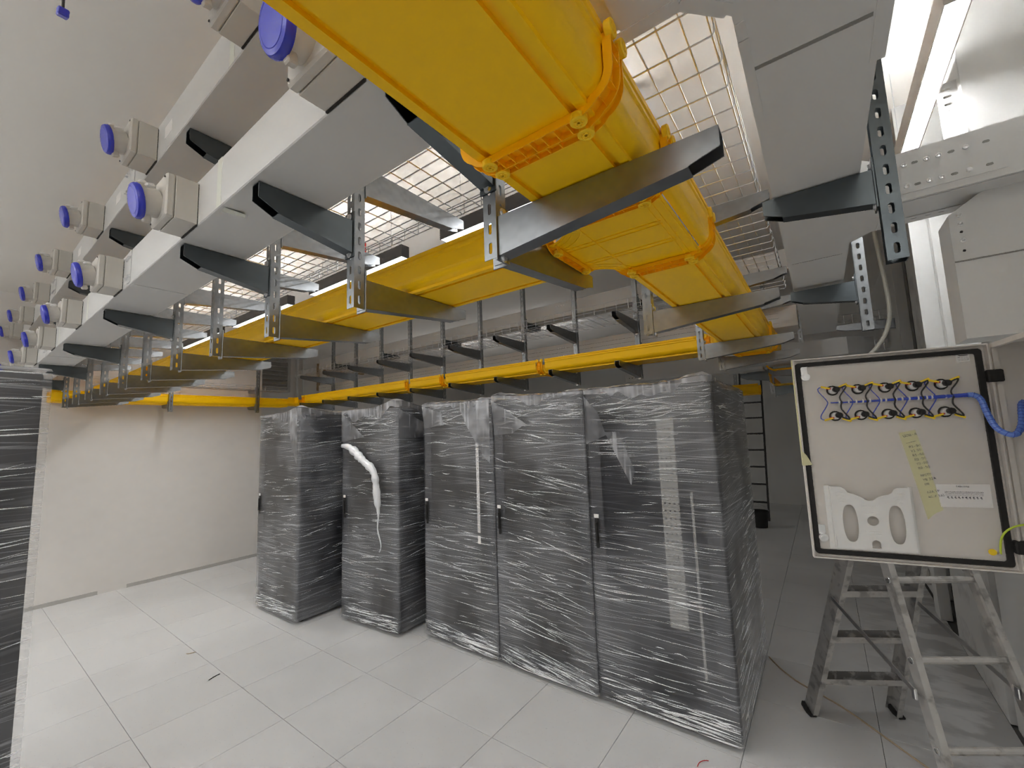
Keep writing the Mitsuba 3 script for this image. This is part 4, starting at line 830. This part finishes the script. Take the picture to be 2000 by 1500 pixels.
hz = thing('hose', 'pale grey flexible conduit hanging in a curve above the panel door', 'hose'); scene[hz] = MB().tube(smooth_path([(6.93, 3.05, CEIL), (6.935, 3.05, 2.9), (6.945, 3.0, 2.6), (6.93, 2.95, 2.40), (6.86, 2.9, 2.24), (6.74, 2.9, 2.12), (6.6, 2.95, 2.05)], 8), .013, 10).ply('grey_hose', True)
# ------------------------------------------------------------------ the back of the room
mesh_tray('x', 4.85, 6.55, 7.12, 2.72, .30, 'curved end of a wire mesh tray at the right wall, above the panel door', hgt=.10, pl=.07)
mesh_tray('x', 5.0, 6.5, 7.12, 2.42, .34, 'lower wire mesh tray at the right wall, above the panel door', hgt=.12, pl=.07)
for k, (y, z) in enumerate(((4.68, 2.712), (4.9, 2.41))):
    t = thing('wall_bracket', ('upper' if k == 0 else 'lower') + ' galvanised bracket holding the wire mesh tray at the right wall', 'bracket', 'brackets at the right wall'); add_arm(t, 'tray', '-x', (XR - .005, y), z)
bl = thing('ladder', 'dark leaning ladder against the back wall beyond the nearest rack', 'ladder')
for x in (5.20, 5.58): put(bl, 'rail', MB().add(beam(np.array([x, 8.0, 0.0]), np.array([x, 9.0, 2.75]), .03, .05, np.array([1.0, 0, 0]))).ply('lamp_black'))
for k in range(1, 9): put(bl, 'rung', MB().add(beam(np.array([5.20, 8 + .111 * k, .305 * k]), np.array([5.58, 8 + .111 * k, .305 * k]), .03, .025, np.array([0, 0, 1.0]))).ply('lamp_black'))
bk = thing('bucket', 'black bucket standing at the foot of the leaning ladder', 'bucket')
put(bk, 'body', MB().lathe([(.0001, .004), (.11, .004), (.135, .26), (.142, .26), (.142, .272), (.130, .272), (.106, .010), (.0001, .010)], 24).ply('bucket_black', 35), move((5.50, 7.45, 0)))
put(bk, 'handle', MB().tube([(.14 * math.cos(a), .02, .26 + .10 * math.sin(a)) for a in np.linspace(0, math.pi, 14)], .004, 6).ply('zinc_wire', True), move((5.50, 7.45, 0)))
lv = thing('louvre', 'grey slatted air louvre high on the far rear left wall', 'louvre')
put(lv, 'frame', MB().box(XREC, XREC + .03, 2.60, 2.64, 2.66, 3.34).box(XREC, XREC + .03, 3.12, 3.18, 2.66, 3.34).box(XREC, XREC + .03, 2.6, 3.18, 3.30, 3.36).box(XREC, XREC + .03, 2.6, 3.18, 2.64, 2.69).ply('skirting'))
sl = MB().box(-.012, .012, 2.64, 3.12, -.003, .003, rot((0, 1, 0), 35)).ply('skirting')
for k in range(7): put(lv, 'slat', MB().box(-.05, .05, 2.64, 3.12, -.003, .003, rot((0, 1, 0), 50)).ply('skirting'), move((XREC + .03, 0, 2.74 + .085 * k)))
for k, (y, z1) in enumerate(((3.3, 3.30), (3.42, 3.30))):
    w = thing('wall_pipe', ('left' if k == 0 else 'right') + ' pale vertical pipe beside the air louvre', 'pipe', 'pipes beside the louvre'); scene[w] = MB().tube([(XREC + .05, y, 2.0), (XREC + .05, y, CEIL)], .022, 10).ply('white_panel', 30)
wf = thing('wall_frame', 'brown painted frame high on the rear wall beside the pipes', 'frame')
put(wf, 'bar', MB().box(XREC, XREC + .06, 3.72, 4.9, 3.22, 3.26).box(XREC, XREC + .06, 3.72, 3.76, 2.7, 3.26).box(XREC, XREC + .04, 3.85, 4.8, 3.12, 3.15).ply('carton'))
sb = thing('wall_socket', 'grey socket plate low on the white post at the back right', 'wall socket'); scene[sb] = MB().rbox(7.13, 7.16, 4.62, 4.70, .22, .36, .006).ply('skirting')
wp = thing('white_post', 'white post standing before the dark niche at the back right', 'post'); scene[wp] = MB().rbox(7.16, 7.24, 4.42, 4.62, 0, CEIL, .004).ply('white_panel')
fh = MB()
al = thing('alarm_bell', 'small dark red alarm device under the ceiling beyond the front mesh tray', 'alarm'); put(al, 'body', MB().cyl(.05, .08, 16).ply('red_paint', 30), move((3.35, 1.35, 3.2))); put(al, 'stem', MB().cyl(.01, .2, 8).ply('red_paint'), move((3.35, 1.35, 3.27)))
cn = thing('cable_connector', 'dark blue connector dangling on a black wire from the ceiling, upper left corner', 'connector')
put(cn, 'plug', MB().rbox(-.016, .016, -.009, .009, -.008, .008, .002, M4(o=(5.245, -.711, 2.70)) @ rot((0, 1, 0), 25)).ply('socket_blue'))
put(cn, 'wire', MB().tube(smooth_path([(5.243, -.711, 2.706), (5.24, -.712, 2.75), (5.25, -.72, 2.95), (5.22, -.72, CEIL)], 6), .0028, 6).ply('black_wire', True))
